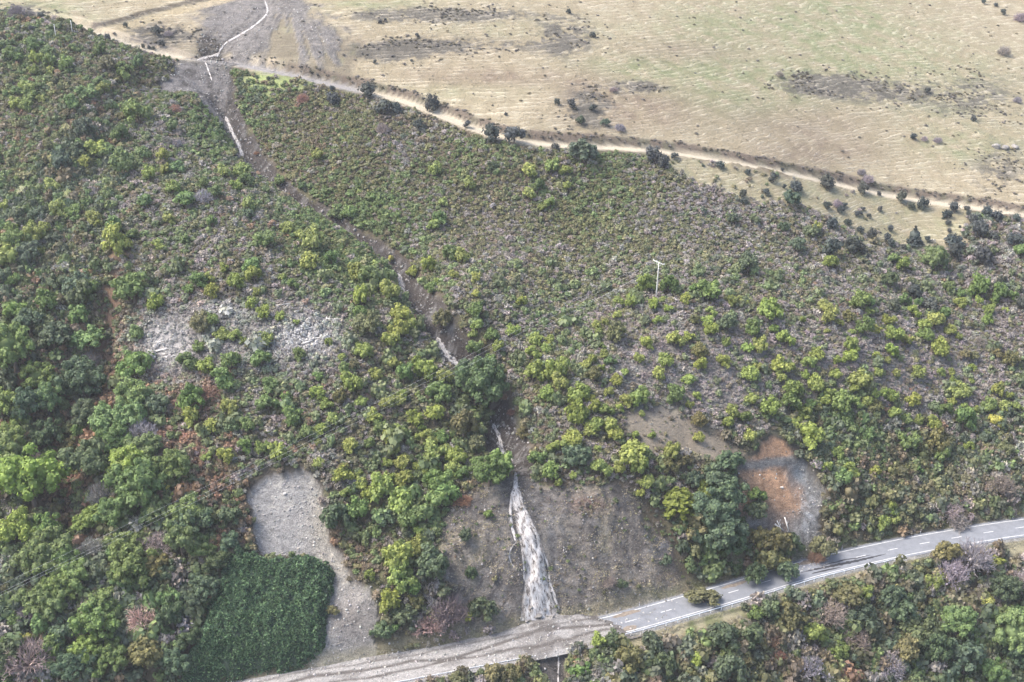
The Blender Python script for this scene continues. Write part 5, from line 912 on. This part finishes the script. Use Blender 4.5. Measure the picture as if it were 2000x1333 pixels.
# boulders
ROCKM = NT('boulder_rock'); _p = ROCKM.n('TexCoord').outputs['Object']; _a, _v, _c = rockcol(ROCKM, _p, (.14, .125, .12), (.25, .235, .225), (.38, .36, .34), 2.5); ROCKM.l(ROCKM.mix(_c, ROCKM.n('ObjectInfo').outputs['Color'], 1.0, 'MULTIPLY'), ROCKM.b.inputs['Base Color']); ROCKM.b.inputs['Roughness'].default_value = .8; ROCKM.bump(_a.outputs[0], .8, .2)
def boulder(seed):
    bm = bmesh.new(); bmesh.ops.create_icosphere(bm, subdivisions=2, radius=1); r = np.random.default_rng(seed); pl_ = [(unit(1, r)[0], r.uniform(.55, .85)) for _ in range(9)]
    for v in bm.verts:
        c = np.array(v.co)
        for n_, d_ in pl_:
            q = c @ n_ - d_
            if q > 0: c = c - n_ * q * .9
        v.co = c * (1 + .08 * r.normal()) * [1, .85, .8]
    me = bpy.data.meshes.new('boulder'); bm.to_mesh(me); bm.free(); me.materials.append(ROCKM.m); return me
BLD = [boulder(700 + i) for i in range(5)]
for i, (x, y, r_, c, lb) in enumerate([(1050, 1203, 9, .75, 'dark wet boulder at the foot of the waterfall'), (1038, 1186, 5, .8, 'wet boulder within the lower waterfall'), (1064, 1190, 6, .8, 'wet boulder within the lower waterfall'), (1078, 1210, 5, 1, 'grey boulder on the debris mound'), (1028, 1212, 5, 1, 'grey boulder on the debris mound'),
    (1353, 642, 5, 2.2, 'pale rock on the grey scrub slope below the power pole'), (1349, 622, 3, 2.4, 'pale rock on the grey scrub slope below the power pole'), (1945, 285, 9, 1.1, 'grey rock outcrop at the edge of the paddock'), (1962, 288, 9, 1.0, 'grey rock outcrop at the edge of the paddock'), (1982, 286, 8, 1.1, 'grey rock outcrop at the edge of the paddock'),
    (1624, 692, 6, 2.4, 'straw coloured rounded rock among purple-grey scrub'), (1484, 927, 2.5, 2.4, 'small white rock on the orange slip'), (1527, 952, 4, 2.0, 'pale slab on the orange slip'), (556, 964, 5, 2.0, 'pale slab on the grey gravel slip'), (1885, 1190, 7, 2.2, 'pale rock showing between trees below the road'), (1900, 1198, 7, 2.3, 'pale rock showing between trees below the road'), (1890, 1208, 6, 2.3, 'pale rock showing between trees below the road'), (1905, 1215, 7, 2.1, 'pale rock showing between trees below the road'), (1910, 1240, 7, 1.9, 'pale rock showing between trees below the road'), (1920, 1258, 6, 1.9, 'pale rock showing between trees below the road'),
    (1455, 950, 3, 1.6, 'small grey rock at the slip edge'), (1180, 1215, 3, .9, 'dark stone at the end of the washout'), (1117, 1260, 4, 1.3, 'pale stone on the washed out road edge'), (1135, 1256, 4, 1.3, 'pale stone on the washed out road edge')]):
    b = cast([x], [y + r_ * .4], H)[0]; r2 = r_ / (FPX / project(b)[2]); o = add('boulder', BLD[i % 5], None, (b[0], b[1], float(HD(b[0], b[1])[0]) + r2 * .25)); o.scale = (r2, r2, r2 * .9); o.rotation_euler = (0, 0, i * 1.3); o.color = (c, c, c * .97, 1); tag(o, lb, 'rock', lb)
# fallen logs
LOGM = simple('bleached_log', (.66, .63, .59), .8, 3, .18)
LOGS = [(295,674,329,666),(294,684,320,671),(301,690,333,683),(303,697,338,692),(315,702,347,697),(299,679,318,668),(300,705,330,699),(567,653,582,648),(594,646,622,640),(603,653,606,666),(607,665,639,660),(592,674,614,667),(533,596,560,591),(538,600,567,596),(542,607,578,600),(520,599,538,594),(575,612,600,606),(637,625,648,627),(640,690,652,680)]
for i, (x1, y1, x2, y2) in enumerate(LOGS + [(1532,1013,1541,1043),(1513,1027,1530,1039),(1530,1047,1541,1047),(1517,1020,1524,1034)]):
    p = cast([x1, (x1 + x2) / 2, x2], [y1, (y1 + y2) / 2, y2], H) + [0, 0, .45]; sl = i >= len(LOGS); r_ = .13 + .06 * (i % 3); lb = 'split pale trunk lying at the foot of the orange slip' if sl else ('bleached fallen log in the dead patch beside the red fern gully' if x1 < 400 else 'bleached fallen log on the dead scrub patch above the power lines')
    rel = p - p[1]; e = empty('fallen_log', p[1]); tag(e, lb, 'log', lb); add('stem', tube_np('stem', rel, [r_, r_ * .85, r_ * .45], LOGM, 6), e); m_ = rel[1]; add('branch', tube_np('branch', [m_, m_ + [.3, .35, .5], m_ + [.4, .7, .85]], [r_ * .5, r_ * .35, r_ * .15], LOGM, 4), e)
# dark thicket beside the gravel slip
r = np.random.default_rng(55); poly = smooth_line([(a, b + 14) for a, b in P_THICKET + P_THICKET[:1]], 9); poly = poly + np.stack([13 * fbm(poly[:, 0] * .045, poly[:, 1] * .045, 3, 601), 13 * fbm(poly[:, 0] * .045, poly[:, 1] * .045, 3, 602)], 1); qx = r.uniform(330, 655, 90000); qy = r.uniform(1070, 1365, 90000); m = inpoly(poly, qx, qy); qx, qy = qx[m][:30000], qy[m][:30000]
ed = polydist(poly, qx, qy, True)[0]; g = cast(qx, qy, H); hh = 3.6 * np.clip(ed / 26, 0, 1) ** .45 + 1.5 * fbm(g[:, 0] * .22, g[:, 1] * .22, 3, 501) * np.clip(ed / 15, 0, 1) + 1.15 * fbm(g[:, 0] * .8, g[:, 1] * .8, 2, 503)
low = (ed < 16) & (r.random(len(ed)) < .5); hh = np.where(low, hh * r.random(len(hh)), hh); C = g + np.stack([0 * hh, 0 * hh, hh + r.normal(0, .1, len(hh))], 1)
N = unit(len(C), r) * 1.3 + [-.1, -.3, .6]; N /= np.linalg.norm(N, axis=1)[:, None]; V, Fq = quads(C, N, r.uniform(.18, .46, len(C)), r, .45)
e = empty('thicket', g.mean(0)); tag(e, 'dense dark green thicket with a clipped looking edge beside the gravel slip', 'thicket'); o0 = g.mean(0)
fo = add('foliage', mesh_np('foliage', V - o0, Fq, leaf_mat('thicket_leaves', 'OBJECT', .3, (.45, 1.9))), e); fo.color = (.105, .175, .095, 1)
gx_ = np.arange(335, 660, 5.0); gy_ = np.arange(1080, 1366, 5.0); QX, QY = np.meshgrid(gx_, gy_); m = inpoly(poly, QX, QY); ed = polydist(poly, QX.ravel(), QY.ravel(), True)[0]; g = cast(QX.ravel(), QY.ravel(), H); hh = np.where(m.ravel(), 3.2 * np.clip(ed / 26, 0, 1) ** .45 + 1.5 * fbm(g[:, 0] * .22, g[:, 1] * .22, 3, 501) * np.clip(ed / 15, 0, 1), 0) - .15
I = np.arange(QX.size).reshape(QX.shape); cell = m[:-1, :-1] & m[1:, 1:] & m[1:, :-1] & m[:-1, 1:]; Fq = np.stack([I[:-1, :-1], I[1:, :-1], I[1:, 1:], I[:-1, 1:]], -1)[cell]
tw = add('leaf_core', mesh_np('leaf_core', g + np.stack([0 * hh, 0 * hh, hh], 1) - o0, Fq, LEAF), e); tw.color = (.05, .075, .05, 1)  # solid dark green core sheet filling the thicket behind its leaves
# ------------------------------------------------------------------ thin moist air over the whole valley
hz = bpy.data.materials.new('moist_air'); hz.use_nodes = True; hn = hz.node_tree; hn.nodes.remove(hn.nodes['Principled BSDF']); pv = hn.nodes.new('ShaderNodeVolumePrincipled')
pv.inputs['Color'].default_value = (.93, .95, 1.0, 1); pv.inputs['Density'].default_value = HAZE; pv.inputs['Anisotropy'].default_value = .2; hn.links.new(pv.outputs[0], hn.nodes['Material Output'].inputs['Volume'])
zlo = float(Z.min()) - 1.5; zhi = max(float(Z.max()), 194.0) + 14
bm = bmesh.new(); bmesh.ops.create_cube(bm, size=1); hme = bpy.data.meshes.new('haze'); bm.to_mesh(hme); bm.free(); hme.materials.append(hz)
ho = add('haze', hme, None, (10, 355, (zlo + zhi) / 2)); ho.scale = (700, 780, zhi - zlo); tag(ho, 'thin pale haze in the valley air', 'haze', kind='stuff')
